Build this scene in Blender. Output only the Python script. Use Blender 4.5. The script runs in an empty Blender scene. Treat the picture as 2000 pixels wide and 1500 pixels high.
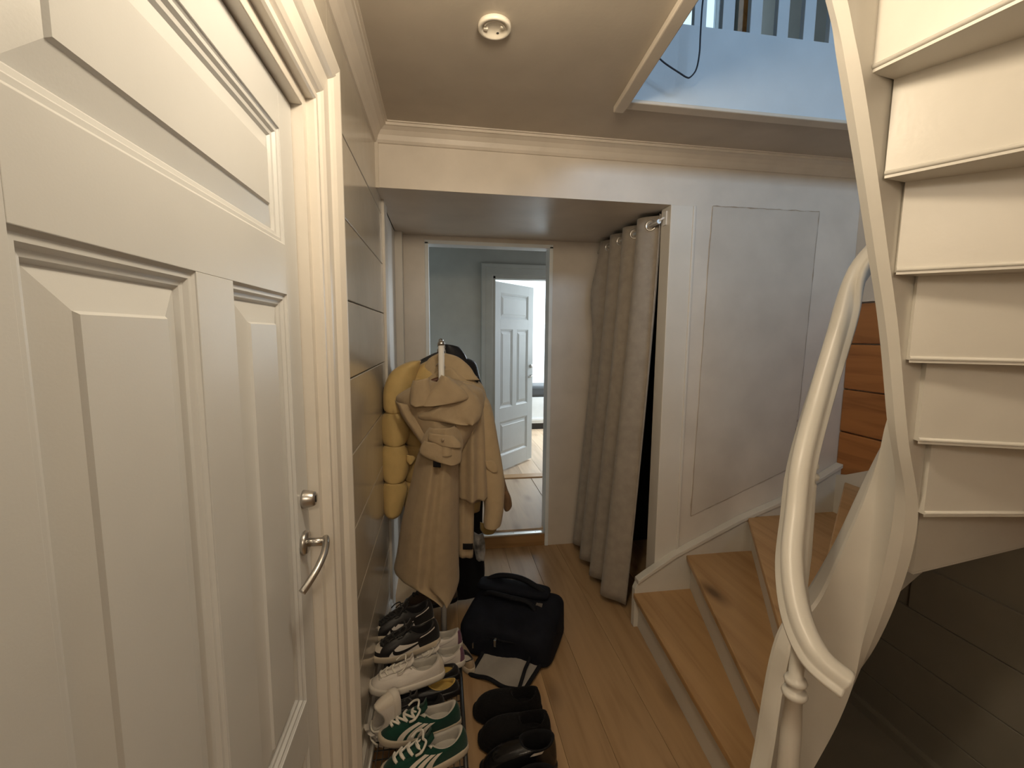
import bpy, math, random
from mathutils import Vector, Matrix
random.seed(7)
C = bpy.context.scene.collection
R = math.radians
sin, cos, pi = math.sin, math.cos, math.pi

# ------------------------------------------------------------------ camera
F = 860.0
YAW, PITCH, ROLL = R(9.26), R(6.42), R(0.47)
CAM = Vector((0, 0, 1.5))
_f = Vector((sin(YAW)*cos(PITCH), cos(YAW)*cos(PITCH), -sin(PITCH)))
_r0 = Vector((cos(YAW), -sin(YAW), 0)); _u0 = _r0.cross(_f)
_r = cos(ROLL)*_r0 + sin(ROLL)*_u0
_u = -sin(ROLL)*_r0 + cos(ROLL)*_u0
cd = bpy.data.cameras.new('camera'); cam = bpy.data.objects.new('camera', cd); C.objects.link(cam)
cd.sensor_fit = 'HORIZONTAL'; cd.sensor_width = 36; cd.lens = 36*F/2000; cd.clip_start = .02
cam.matrix_world = Matrix(((_r.x, _u.x, -_f.x, CAM.x), (_r.y, _u.y, -_f.y, CAM.y), (_r.z, _u.z, -_f.z, CAM.z), (0, 0, 0, 1)))
bpy.context.scene.camera = cam
# ------------------------------------------------------------------ world, exposure, lights
vs = bpy.context.scene.view_settings
vs.view_transform = 'Standard'; vs.look = 'None'; vs.gamma = 1; vs.use_curve_mapping = False
vs.exposure = 0.0
wd = bpy.data.worlds.new('sky'); bpy.context.scene.world = wd; wd.use_nodes = True
bg = wd.node_tree.nodes['Background']; bg.inputs[0].default_value = (.68, .88, 1, 1); bg.inputs[1].default_value = 1.3

def area(name, loc, target, sx, sy, power, col):
    l = bpy.data.lights.new(name, 'AREA'); l.shape = 'RECTANGLE'; l.size = sx; l.size_y = sy
    l.energy = power; l.color = col
    o = bpy.data.objects.new(name, l); C.objects.link(o); o.location = loc
    o.rotation_euler = (Vector(target)-Vector(loc)).to_track_quat('-Z', 'Y').to_euler()
    return o
def point(name, loc, power, col, rad):
    l = bpy.data.lights.new(name, 'POINT'); l.energy = power; l.color = col; l.shadow_soft_size = rad
    o = bpy.data.objects.new(name, l); C.objects.link(o); o.location = loc
    return o
point('hall_ceiling_lamp', (.14, .64, 2.20), 21, (1, .83, .60), .08)
point('rear_fill_light', (.0, -1.0, 2.15), 15, (1, .86, .68), .10)  # added warm fill behind the camera, no known fixture there
area('upstairs_daylight', (1.35, -1.15, 3.02), (1.3, 1.7, 2.6), 1.3, .4, 29, (.52, .75, 1))
area('far_room_daylight', (2.45, 6.05, 1.7), (-.3, 6.15, 1.1), 1.3, 1.4, 120, (.84, .94, 1))
area('passage_daylight', (1.5, 3.5, 1.7), (.2, 3.6, 1.0), .7, 1.2, 4, (.88, .94, 1))

def ray(px, py): return (_r*(px-1000) - _u*(py-750) + _f*F)/F
def at_y(px, py, Y): d = ray(px, py); return CAM + d*(Y/d.y)
def at_x(px, py, X): d = ray(px, py); return CAM + d*(X/d.x)
def at_z(px, py, Z): d = ray(px, py); return CAM + d*((Z-1.5)/d.z)

# ------------------------------------------------------------------ materials
MATS = {}
def _mat(name):
    m = bpy.data.materials.new(name); m.use_nodes = True; nt = m.node_tree
    MATS[name] = m
    return m, nt, nt.nodes['Principled BSDF']
def N(nt, t, **k):
    n = nt.nodes.new(t)
    for a, b in k.items(): setattr(n, a, b)
    return n
def coords(nt, scale=(1, 1, 1), rnd=True):
    tc = N(nt, 'ShaderNodeTexCoord'); mp = N(nt, 'ShaderNodeMapping'); mp.inputs['Scale'].default_value = scale
    if rnd:
        oi = N(nt, 'ShaderNodeObjectInfo'); mu = N(nt, 'ShaderNodeVectorMath', operation='SCALE')
        cb = N(nt, 'ShaderNodeCombineXYZ')
        for i in range(3): nt.links.new(oi.outputs['Random'], cb.inputs[i])
        mu.inputs['Scale'].default_value = 17.3
        nt.links.new(cb.outputs[0], mu.inputs[0])
        ad = N(nt, 'ShaderNodeVectorMath', operation='ADD')
        nt.links.new(tc.outputs['Object'], ad.inputs[0]); nt.links.new(mu.outputs[0], ad.inputs[1])
        nt.links.new(ad.outputs[0], mp.inputs[0])
    else:
        nt.links.new(tc.outputs['Object'], mp.inputs[0])
    return mp.outputs[0]
def ramp(nt, fac, stops):
    r = N(nt, 'ShaderNodeValToRGB'); e = r.color_ramp.elements
    while len(e) < len(stops): e.new(.5)
    for i, (p, c) in enumerate(stops): e[i].position = p; e[i].color = (*c, 1)
    nt.links.new(fac, r.inputs[0]); return r.outputs[0]
def mul(c, k): return tuple(min(1, v*k) for v in c)
def paint(name, col, rough=.45, var=.06, bump=.03, scale=6, metal=0, spec=.5, bscale=90):
    m, nt, b = _mat(name)
    v = coords(nt, rnd=False)
    n = N(nt, 'ShaderNodeTexNoise'); n.inputs['Scale'].default_value = scale; n.inputs['Detail'].default_value = 4
    nt.links.new(v, n.inputs[0])
    nt.links.new(ramp(nt, n.outputs[0], [(.3, mul(col, 1-var)), (.7, mul(col, 1+var))]), b.inputs['Base Color'])
    b.inputs['Roughness'].default_value = rough; b.inputs['Metallic'].default_value = metal
    b.inputs['Specular IOR Level'].default_value = spec
    if bump:
        n2 = N(nt, 'ShaderNodeTexNoise'); n2.inputs['Scale'].default_value = bscale; n2.inputs['Detail'].default_value = 3
        nt.links.new(v, n2.inputs[0])
        bp = N(nt, 'ShaderNodeBump'); bp.inputs['Strength'].default_value = bump; bp.inputs['Distance'].default_value = .01
        nt.links.new(n2.outputs[0], bp.inputs['Height']); nt.links.new(bp.outputs[0], b.inputs['Normal'])
    return m
def wood(name, c1, c2, ck, axis='Y', rough=.4, knots=.5):
    m, nt, b = _mat(name)
    s = {'Y': (9, .7, 9), 'X': (.7, 9, 9), 'Z': (9, 9, .7)}[axis]
    v = coords(nt, s)
    n = N(nt, 'ShaderNodeTexNoise'); n.inputs['Scale'].default_value = 2.2; n.inputs['Detail'].default_value = 7; n.inputs['Distortion'].default_value = .8
    nt.links.new(v, n.inputs[0])
    base = ramp(nt, n.outputs[0], [(.28, c2), (.5, c1), (.75, mul(c1, 1.12))])
    sk = {'Y': (5, 1.9, 5), 'X': (1.9, 5, 5), 'Z': (5, 5, 1.9)}[axis]
    v2 = coords(nt, sk)
    vo = N(nt, 'ShaderNodeTexVoronoi'); vo.inputs['Scale'].default_value = 1.0
    nt.links.new(v2, vo.inputs[0])
    kn = ramp(nt, vo.outputs['Distance'], [(.05, (1, 1, 1)), (.16, (.3, .3, .3)), (.24, (0, 0, 0))])
    mx = N(nt, 'ShaderNodeMix', data_type='RGBA'); 
    sc = N(nt, 'ShaderNodeMath', operation='MULTIPLY'); sc.inputs[1].default_value = knots
    nt.links.new(kn, sc.inputs[0]); nt.links.new(sc.outputs[0], mx.inputs['Factor'])
    nt.links.new(base, mx.inputs['A']); mx.inputs['B'].default_value = (*ck, 1)
    oi = N(nt, 'ShaderNodeObjectInfo')
    mr = N(nt, 'ShaderNodeMapRange'); mr.inputs[3].default_value = .85; mr.inputs[4].default_value = 1.1
    nt.links.new(oi.outputs['Random'], mr.inputs[0])
    hs = N(nt, 'ShaderNodeHueSaturation'); nt.links.new(mr.outputs[0], hs.inputs['Value']); nt.links.new(mx.outputs['Result'], hs.inputs['Color'])
    nt.links.new(hs.outputs[0], b.inputs['Base Color'])
    b.inputs['Roughness'].default_value = rough
    bp = N(nt, 'ShaderNodeBump'); bp.inputs['Strength'].default_value = .08; bp.inputs['Distance'].default_value = .004
    nt.links.new(n.outputs[0], bp.inputs['Height']); nt.links.new(bp.outputs[0], b.inputs['Normal'])
    return m
def fabric(name, col, rough=.85, var=.1, weave=420, bump=.25, wrinkle=.0, sheen=.2):
    m, nt, b = _mat(name)
    v = coords(nt, rnd=False)
    n = N(nt, 'ShaderNodeTexNoise'); n.inputs['Scale'].default_value = 22; n.inputs['Detail'].default_value = 5
    nt.links.new(v, n.inputs[0])
    nt.links.new(ramp(nt, n.outputs[0], [(.3, mul(col, 1-var)), (.7, mul(col, 1+var))]), b.inputs['Base Color'])
    b.inputs['Roughness'].default_value = rough; b.inputs['Sheen Weight'].default_value = sheen
    b.inputs['Specular IOR Level'].default_value = .25
    n2 = N(nt, 'ShaderNodeTexNoise'); n2.inputs['Scale'].default_value = weave; n2.inputs['Detail'].default_value = 2
    nt.links.new(v, n2.inputs[0])
    h = n2.outputs[0]
    if wrinkle:
        n3 = N(nt, 'ShaderNodeTexNoise'); n3.inputs['Scale'].default_value = 16; n3.inputs['Detail'].default_value = 4; n3.inputs['Distortion'].default_value = 1.2
        nt.links.new(v, n3.inputs[0])
        mm = N(nt, 'ShaderNodeMath', operation='MULTIPLY_ADD'); mm.inputs[1].default_value = wrinkle
        nt.links.new(n3.outputs[0], mm.inputs[0]); nt.links.new(n2.outputs[0], mm.inputs[2]); h = mm.outputs[0]
    bp = N(nt, 'ShaderNodeBump'); bp.inputs['Strength'].default_value = bump; bp.inputs['Distance'].default_value = .003
    nt.links.new(h, bp.inputs['Height']); nt.links.new(bp.outputs[0], b.inputs['Normal'])
    return m

paint('wall_white', (.70, .64, .57), .38)
paint('ceiling_paint', (.53, .475, .405), .6)
paint('trim_white', (.72, .68, .62), .3, .03)
paint('header_white', (.66, .60, .52), .4)
paint('door_white', (.64, .65, .65), .33, .03, .018, bscale=320)
paint('board_grey', (.50, .455, .385), .16, .10, .06, scale=3, bscale=14)
paint('stair_white', (.70, .67, .61), .35, .04)
paint('patch_paint', (.62, .565, .50), .4)
paint('caulk', (.42, .34, .26), .8)
paint('under_shade_grey', (.21, .19, .155), .5)  # grey board paint, darkened to hold the shade under the stair
paint('passage_green', (.33, .325, .285), .5)
paint('far_white', (.82, .86, .88), .5)
paint('far_door', (.62, .65, .665), .35, .03)
paint('daylit_white', (.62, .70, .78), .45, .04)  # white upstairs boards with the blue of the daylight mixed into the colour
paint('steel', (.55, .53, .50), .28, .03, 0, metal=1)
paint('steel_dark', (.06, .06, .06), .4, .03, 0, metal=.6)
paint('aluminium', (.72, .71, .69), .35, .03, 0, metal=.9)
paint('plastic_white', (.85, .80, .70), .35, .03, 0)
paint('black_plastic', (.012, .012, .014), .35, .03, 0)
paint('cable_dark', (.02, .025, .04), .5, .03, 0)
paint('rack_white', (.82, .81, .79), .3, .02, 0)
paint('closet_shade', (.03, .028, .026), .8)  # near-black colour stands in for the unlit closet interior
paint('dirt', (.05, .035, .025), .8)
wood('floor_wood', (.47, .305, .16), (.37, .225, .11), (.10, .05, .022), 'Y', .42, .75)
wood('tread_wood', (.53, .325, .15), (.42, .24, .10), (.10, .045, .016), 'Y', .36, .85)
wood('orange_wood', (.46, .19, .052), (.30, .11, .028), (.10, .035, .012), 'Y', .35, .7)
wood('pale_wood', (.55, .40, .27), (.46, .32, .21), (.22, .13, .08), 'Y', .5, .6)
wood('sill_wood', (.42, .24, .10), (.32, .17, .065), (.1, .05, .02), 'X', .45, .6)
fabric('curtain_fabric', (.36, .315, .265), .9, .10, 260, .35)
fabric('trench_fabric', (.435, .335, .215), .75, .06, 600, .5, 2.0)
fabric('tan_fabric', (.50, .385, .24), .75, .06, 600, .5, 2.0)
fabric('puffer_fabric', (.60, .44, .19), .42, .06, 500, .25, 2.0, .1)
fabric('puffer_inner', (.50, .36, .16), .55, .06, 500, .25, 1.5, .1)
fabric('leather_black', (.022, .022, .026), .42, .1, 300, .2, 1.5, 0)
fabric('grey_fabric', (.16, .14, .12), .85)
fabric('black_fabric', (.007, .007, .009), .85, .2, 420, .25, 0, .02)
fabric('brown_cuff', (.22, .13, .07), .8)
fabric('olive_fabric', (.26, .18, .06), .8)
fabric('navy_fabric', (.006, .0075, .014), .8, .2, 500, .3, 1.0, 0)
fabric('strap_fabric', (.008, .009, .013), .75, .1, 500, .3, 0, 0)
fabric('lining_grey', (.33, .305, .275), .8, .06, 400, .2, 1.0)
fabric('fluff_black', (.006, .0055, .006), .95, .2, 150, .9, 0, .03)
fabric('suede_brown', (.075, .05, .035), .9, .2)
fabric('suede_green', (.009, .050, .034), .9, .15, 500, .3)
fabric('leather_white', (.72, .67, .62), .42, .04, 300, .12)
fabric('leather_cream', (.66, .60, .52), .45, .04, 300, .12)
fabric('leather_shoe_black', (.014, .013, .014), .35, .1, 300, .12)
fabric('leather_tan', (.40, .30, .20), .6)
fabric('shoe_lining', (.50, .47, .42), .85)
fabric('purple_patch', (.16, .07, .12), .7)
fabric('insole_yellow', (.50, .34, .09), .6)
fabric('lace_white', (.74, .70, .62), .8)
fabric('lace_black', (.02, .02, .02), .8)
fabric('sole_gum', (.55, .47, .36), .55, .04, 200, .05)
fabric('sole_white', (.68, .63, .56), .5, .04, 200, .05)
fabric('cushion_grey', (.07, .075, .08), .8)
paint('patent_black', (.010, .010, .011), .15, .03, .05)
paint('hanger_brown', (.10, .035, .015), .4)

# ------------------------------------------------------------------ mesh builder
class MB:
    def __init__(s): s.v = []; s.f = []; s.sm = []
    def add(s, vs, fs, smooth=False):
        o = len(s.v); s.v += [Vector(p) for p in vs]
        for f in fs: s.f.append([i+o for i in f]); s.sm.append(smooth)
        return s
    def box(s, a, b):
        x0, y0, z0 = a; x1, y1, z1 = b
        return s.add([(x0,y0,z0),(x1,y0,z0),(x1,y1,z0),(x0,y1,z0),(x0,y0,z1),(x1,y0,z1),(x1,y1,z1),(x0,y1,z1)],
              [(0,3,2,1),(4,5,6,7),(0,1,5,4),(1,2,6,5),(2,3,7,6),(3,0,4,7)])
    def prism(s, poly, ax, a, b):
        # poly = 2D outline in the plane normal to ax, extruded from a to b
        def p(q, t): return {'x': (t, q[0], q[1]), 'y': (q[0], t, q[1]), 'z': (q[0], q[1], t)}[ax]
        n = len(poly); vs = [p(q, a) for q in poly]+[p(q, b) for q in poly]
        fs = [tuple(range(n)), tuple(range(2*n-1, n-1, -1))]+[(i, n+i, n+(i+1) % n, (i+1) % n) for i in range(n)]
        return s.add(vs, fs)
    def grid(s, P, closed_u=False, closed_v=False, smooth=True):
        nv = len(P); nu = len(P[0]); vs = [q for row in P for q in row]; fs = []
        for i in range(nv if closed_v else nv-1):
            for j in range(nu if closed_u else nu-1):
                a, b = i, (i+1) % nv; c, d = j, (j+1) % nu
                fs.append((a*nu+c, a*nu+d, b*nu+d, b*nu+c))
        return s.add(vs, fs, smooth)
    def tube(s, pts, rad, n=8, cap=True, smooth=True):
        pts = [Vector(p) for p in pts]; m = len(pts)
        rad = rad if isinstance(rad, (list, tuple)) else [rad]*m
        up = Vector((0, 0, 1)); rows = []; prev = None
        for i, p in enumerate(pts):
            t = (pts[min(i+1, m-1)]-pts[max(i-1, 0)]).normalized()
            if prev is None:
                a = t.cross(up if abs(t.z) < .9 else Vector((1, 0, 0))).normalized()
            else: a = (prev - t*prev.dot(t)).normalized()
            prev = a; b = t.cross(a)
            rows.append([p+rad[i]*(a*cos(2*pi*k/n)+b*sin(2*pi*k/n)) for k in range(n)])
        s.grid(rows, closed_u=True, smooth=smooth)
        if cap:
            s.add(rows[0], [tuple(range(n-1, -1, -1))]); s.add(rows[-1], [tuple(range(n))])
        return s
    def lathe(s, prof, c=(0, 0, 0), n=20, ax='z', smooth=True):
        rows = []
        for r_, h in prof:
            row = []
            for k in range(n):
                a = 2*pi*k/n; q = (r_*cos(a), r_*sin(a), h)
                if ax == 'x': q = (q[2], q[0], q[1])
                elif ax == 'y': q = (q[0], q[2], q[1])
                row.append(Vector(c)+Vector(q))
            rows.append(row)
        s.grid(rows, closed_u=True, smooth=smooth)
        s.add(rows[0], [tuple(range(n-1, -1, -1))]); s.add(rows[-1], [tuple(range(n))])
        return s
    def shell(s, P, t=.006, smooth=True):
        """open sheet of rows P given a thickness t along +y"""
        Q = [[Vector(q)+Vector((0, t, 0)) for q in row] for row in P]
        s.grid(P, smooth=smooth); s.grid(Q, smooth=smooth)
        per = lambda G: G[0]+[r_[-1] for r_ in G[1:]]+G[-1][-2::-1]+[r_[0] for r_ in G[-2:0:-1]]
        a, b = per(P), per(Q); n = len(a)
        s.add([*a, *b], [(i, (i+1) % n, n+(i+1) % n, n+i) for i in range(n)], smooth)
        return s
    def build(s, name, mat, parent=None, local=False, bevel=0, fix=True):
        me = bpy.data.meshes.new(name)
        off = Vector((0, 0, 0))
        if parent is not None and not local:
            off = Vector(parent.get('_base', (0, 0, 0)))
        me.from_pydata([tuple(v-off) for v in s.v], [], s.f)
        me.polygons.foreach_set('use_smooth', s.sm)
        if fix:
            import bmesh
            bm = bmesh.new(); bm.from_mesh(me); bmesh.ops.remove_doubles(bm, verts=bm.verts, dist=1e-6)
            bmesh.ops.recalc_face_normals(bm, faces=bm.faces); bm.to_mesh(me); bm.free()
        me.materials.append(MATS[mat])
        o = bpy.data.objects.new(name, me); C.objects.link(o)
        if parent is not None:
            o.parent = parent; o['_base'] = list(off)
        if bevel:
            md = o.modifiers.new('edge', 'BEVEL'); md.width = bevel; md.segments = 2; md.limit_method = 'ANGLE'
        return o
def tag(o, label, cat, group=None, kind=None):
    o['label'] = label; o['category'] = cat
    if group: o['group'] = group
    if kind: o['kind'] = kind
    return o
def thing(name, label, cat, loc=(0, 0, 0), rot=(0, 0, 0), group=None, kind=None):
    o = bpy.data.objects.new(name, None); C.objects.link(o); o.empty_display_size = .05
    o.location = loc; o.rotation_euler = rot; o['_base'] = list(loc)
    return tag(o, label, cat, group, kind)
def lerp(a, b, t): return a+(b-a)*t
def spline(pts, n):
    """Catmull-Rom through tuples of any length"""
    out = []; m = len(pts)
    for i in range(m-1):
        p0, p1, p2, p3 = pts[max(i-1, 0)], pts[i], pts[i+1], pts[min(i+2, m-1)]
        for k in range(n):
            t = k/n
            out.append(tuple(.5*(2*b+(c-a)*t+(2*a-5*b+4*c-d)*t*t+(3*b-a-3*c+d)*t**3) for a, b, c, d in zip(p0, p1, p2, p3)))
    out.append(tuple(pts[-1])); return out

# ------------------------------------------------------------------ main dimensions (metres)
XL = -.265          # left wall face
D1 = 2.03           # face of the header / stair wall
D2 = 2.93           # wall with the doorway
D3 = 4.10           # passage wall
CZ = 2.37           # ceiling
SZ = 2.12           # soffit under the header
XE = 2.13           # right (timber) wall
YS = -1.3           # wall behind the camera
UZ = 2.652           # upper floor
HX, HY = .70, 1.665  # stairwell opening corner
RISE = .185

# ------------------------------------------------------------------ floor
fl = tag(MB().box((-.6, YS, -.06), (XE+.1, D2+.1, -.012)).build('floor', 'dirt'), 'hall floor of warm brown pine boards', 'floor', kind='structure')
x = XL-.05; k = 0
while x < XE:
    w = random.choice((.175, .19, .205))
    ys = random.uniform(.2, 1.3)
    for y0, y1 in ((YS, ys), (ys, D2+.02)):
        MB().box((x+.0005, y0+.0005, -.02), (x+w-.0005, y1-.0005, random.uniform(-.0006, .0006))).build('plank', 'floor_wood', fl, bevel=.0008)
    x += w
# ------------------------------------------------------------------ left wall
JY = 1.03           # latch-side reveal of the front door
DX = -.30           # face of the front door
DT = 1.97           # its height
DL = .27            # hinge side
wl = MB()
wl.box((XL-.15, YS, 0), (XL, DL-.03, CZ)).box((XL-.15, DL-.03, DT+.03), (XL, JY+.03, CZ)).box((XL-.15, JY+.03, 0), (XL-.0, 1.22, CZ))
wl.box((XL-.15, 1.22, 0), (XL-.014, D2+.05, CZ))
wl.box((XL-.2, YS, 0), (XL-.15, D2, CZ))
wl = tag(wl.build('wall_left', 'board_grey'), 'left hall wall clad in glossy grey beige boards beyond the front door', 'wall', kind='structure')
zz = [.0, .195, .425, .665, .90, 1.135, 1.365, 1.595, 1.825, 2.055, CZ]
for a, b in zip(zz[:-1], zz[1:]):
    MB().box((XL-.014, 1.2205, a+.0016), (XL, 2.21, b-.0016)).build('board', 'board_grey', wl, bevel=.003)
# flat wall strip and corner post in the alcove
MB().box((XL-.014, 2.21, 0), (XL+.012, 2.32, SZ)).build('casing_board', 'trim_white', wl, bevel=.002)
MB().box((XL-.014, 2.32, 0), (XL-.004, D2, SZ)).build('plaster_strip', 'header_white', wl)
MB().box((XL-.014, 2.84, 0), (XL+.04, D2, SZ)).build('corner_post', 'trim_white', wl, bevel=.002)
bb = MB().prism([(XL, 0), (XL+.016, 0), (XL+.016, .10), (XL+.010, .115), (XL+.010, .13), (XL, .145)], 'y', 1.23, 2.21)
tag(bb.build('baseboard_left', 'trim_white'), 'pale skirting board along the foot of the left wall', 'skirting', kind='structure')

# ------------------------------------------------------------------ panel doors
RINGS = [(-.002, -.0005), (.004, -.005), (.010, -.005), (.014, -.010), (.020, -.011), (.024, -.016), (.058, -.007), (.061, -.003), (.064, -.003)]
def panel_door(root, W, H, T, rects, mat, k=1.0, flip=1):
    """local frame: u = x along the width, face at y = 0 looking to -y*flip, z up"""
    def fr(a, b): return MB().box((a[0], 0 if flip > 0 else -T, a[1]), (b[0], T if flip > 0 else 0, b[1]))
    us = sorted({0, W}); 
    top, tl, tr, bot = rects
    def piece(n, a, b): fr(a, b).build(n, mat, root, local=True, bevel=.0008)
    sl = top[0]; sr = top[2]
    piece('stile', (0, 0), (sl, H)); piece('stile', (sr, 0), (W, H))
    piece('rail', (sl, top[3]), (sr, H)); piece('rail', (sl, tl[3]), (sr, top[1]))
    piece('rail', (sl, bot[3]), (sr, tl[1])); piece('rail', (sl, 0), (sr, bot[1]))
    piece('mullion', (tl[2], tl[1]), (tr[0], tl[3]))
    for r_ in rects:
        rows = []
        for o, d in RINGS:
            o *= k; y = -d*flip*k
            rows.append([(r_[0]+o, y, r_[1]+o), (r_[2]-o, y, r_[1]+o), (r_[2]-o, y, r_[3]-o), (r_[0]+o, y, r_[3]-o)])
        m = MB().grid(rows, closed_u=True, smooth=False); m.add(rows[-1], [(0, 1, 2, 3)])
        y = T*.7*flip; m.add([(r_[0], y, r_[1]), (r_[2], y, r_[1]), (r_[2], y, r_[3]), (r_[0], y, r_[3])], [(0, 1, 2, 3)])
        m.build('panel', mat, root, local=True)
# front door: local x runs along +Y of the hall, local -y looks into the hall (+X)
d1 = thing('door_1', 'large off-white panelled front door at the left with steel lever handle', 'door', (DX, DL, .01), (0, 0, R(90)), kind='structure')
def dz(z): return z-.01
W1 = JY-DL-.003; H1 = DT-.01-.004
a0, a1, b0, b1 = .373-DL, .618-DL, .718-DL, .952-DL
panel_door(d1, W1, H1, .042, [(a0, dz(1.672), b1, dz(1.888)), (a0, dz(.69), a1, dz(1.575)), (b0, dz(.69), b1, dz(1.575)), (a0, dz(.22), b1, dz(.58))], 'door_white')
# handle and lock: build in world axes relative to door
def loc1(p): return (p[1]-DL, -(p[0]-DX), p[2]-.01)
hp = at_x(592, 1060, DX); lp = at_x(592, 975, DX)
h = MB().lathe([(.0, 0), (.024, 0), (.026, .002), (.026, .008), (.022, .011), (0, .011)], (0, 0, 0), 24, 'y')
for v in h.v: v.y = -v.y
hy, hz = hp.y-DL, hp.z-.01
for v in h.v: v += Vector((hy, 0, hz))
rose = h.build('handle_rose', 'steel', d1, local=True)
lev = MB().tube([(hy, -.005, hz), (hy, -.046, hz)], .009, 12)
arc = [(hy+.004, -.046, hz+.006), (hy-.018, -.052, hz+.004), (hy-.045, -.054, hz-.006), (hy-.075, -.048, hz-.022), (hy-.10, -.036, hz-.040), (hy-.112, -.028, hz-.05)]
lev.tube(spline(arc, 4), .0075, 10)
# the lever points towards the hinge side
lev.build('handle_lever', 'steel', d1, local=True)
ly, lz = lp.y-DL, lp.z-.01
lk = MB().lathe([(0, 0), (.020, 0), (.020, .004), (.0165, .022), (.014, .026), (0, .026)], (0, 0, 0), 24, 'y')
for v in lk.v: v.y = -v.y; v += Vector((ly, 0, lz))
lko = lk.build('lock_cylinder', 'steel', d1, local=True)
MB().box((ly-.0025, -.0275, lz-.007), (ly+.0025, -.0255, lz+.007)).build('keyhole', 'black_plastic', lko, local=True)
# frame lining and architrave
lin = MB()
lin.box((DX-.06, JY, 0), (XL-.012, JY+.035, DT+.035)).box((DX-.06, DL-.035, 0), (XL-.012, DL, DT+.035)).box((DX-.06, DL, DT), (XL-.012, JY, DT+.035))
tag(lin.build('trim_1', 'trim_white', bevel=.002), 'painted lining around the front door opening', 'door frame', kind='structure')
def architrave(mb, prof, ya, yb, zt, fn):
    # prof: (offset out of opening, protrusion)
    rows = []
    for (y, z, sy, szn) in ((ya, 0, -1, 0), (ya, zt, -1, 1), (yb, zt, 1, 1), (yb, 0, 1, 0)):
        rows.append([fn(y+sy*o, z+szn*o, p) for o, p in prof])
    mb.grid(rows, smooth=False)
    mb.add(rows[0], [tuple(range(len(prof)))]); mb.add(rows[-1], [tuple(range(len(prof)))])
    return mb
prof = [(0, -.014), (0, .004), (.004, .008), (.016, .008), (.018, .004), (.024, .004), (.030, .011), (.038, .016), (.046, .017), (.048, .013), (.086, .015), (.090, .020), (.096, .026), (.104, .030), (.110, .027), (.116, .030), (.124, .034), (.132, .034), (.134, .030), (.134, 0)]
am = architrave(MB(), prof, DL-.025, JY+.025, DT+.025, lambda y, z, p: (XL+p, y, z))
tag(am.build('trim_2', 'trim_white'), 'moulded cream architrave around the front door', 'architrave', kind='structure')

# ------------------------------------------------------------------ ceiling with the stairwell opening
ce = MB()
T_ = UZ-.03
ce.box((-.6, YS-.1, CZ), (-.2, D2+.2, T_)).prism([(-.2, .72), (.618, .72), (HX, HY), (HX, D2+.2), (-.2, D2+.2)], 'z', CZ, T_).box((HX, HY, CZ), (XE+.2, D2+.2, T_)).box((-.2, YS-.1, CZ), (XE+.2, -.55, T_))
tag(ce.build('ceiling', 'ceiling_paint'), 'beige painted hall ceiling with stairwell opening', 'ceiling', kind='structure')
# crown moulding
cp = [(0, -.072), (.006, -.070), (.012, -.060), (.018, -.042), (.030, -.026), (.046, -.016), (.052, -.015), (.052, -.005), (.060, -.005), (.060, 0), (0, 0)]
rows = []
for cxy in ((0, YS), (0, 'c'), ('e', 'c')):
    row = []
    for o, zc in cp:
        if cxy == (0, YS): row.append((XL+o, YS, CZ+zc))
        elif cxy[0] == 0: row.append((XL+o, D1-o, CZ+zc))
        else: row.append((XE, D1-o, CZ+zc))
    rows.append(row)
m = MB().grid(rows, closed_u=True, smooth=False)
tag(m.build('trim_3', 'wall_white'), 'cove moulding where walls meet the hall ceiling', 'moulding', kind='structure')
# edge trims of the opening
m = MB().prism([(.580, .70), (.622, .70), (HX+.004, HY), (HX+.004, HY+.045), (HX-.037, HY+.045)], 'z', CZ-.022, CZ); m.prism([(.617, .70), (.625, .70), (HX+.008, HY-.012), (HX, HY-.012)], 'z', CZ-.004, UZ)
tag(m.build('trim_4', 'header_white', bevel=.004), 'painted edge strip along the left side of the stairwell opening', 'trim', kind='structure')
m = MB().box((HX-.005, HY-.022, CZ-.014), (XE, HY+.030, CZ))
tag(m.build('trim_5', 'header_white', bevel=.004), 'painted edge strip along the far side of the stairwell opening', 'trim', kind='structure')
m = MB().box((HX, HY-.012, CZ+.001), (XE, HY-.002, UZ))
tag(m.build('wall_stairwell', 'daylit_white'), 'pale blue lit fascia above the far edge of the stairwell', 'fascia', kind='structure')

# ------------------------------------------------------------------ header, stair wall, alcove
PX0, PX1 = 1.09, 1.21
hd = MB()
hd.box((XL, D1, SZ), (PX1, D2+.015, CZ)).box((PX1, D1+.08, SZ), (PX1+1, D2+.015, CZ))
tag(hd.build('wall_header', 'wall_white'), 'deep painted header and soffit across the hall', 'wall', kind='structure')
m = MB().box((XL, D1-.010, SZ-.004), (XL+.014, D1, CZ-.07))
tag(m.build('trim_6', 'header_white'), 'narrow bead at the left end of the header', 'trim', kind='structure')
wf = MB()
wf.box((PX1, D1, 0), (XE+.1, D1+.08, CZ))
wf = tag(wf.build('wall_stair', 'wall_white'), 'white painted wall rising beside the lower stair flight', 'wall', kind='structure')
MB().box((PX0, D1-.004, 0), (PX1, D1+.09, SZ)).build('post', 'trim_white', wf, bevel=.003)
MB().box((PX1-.006, D1-.010, 0), (PX1+.008, D1, SZ)).build('bead', 'trim_white', wf, bevel=.003)
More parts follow.
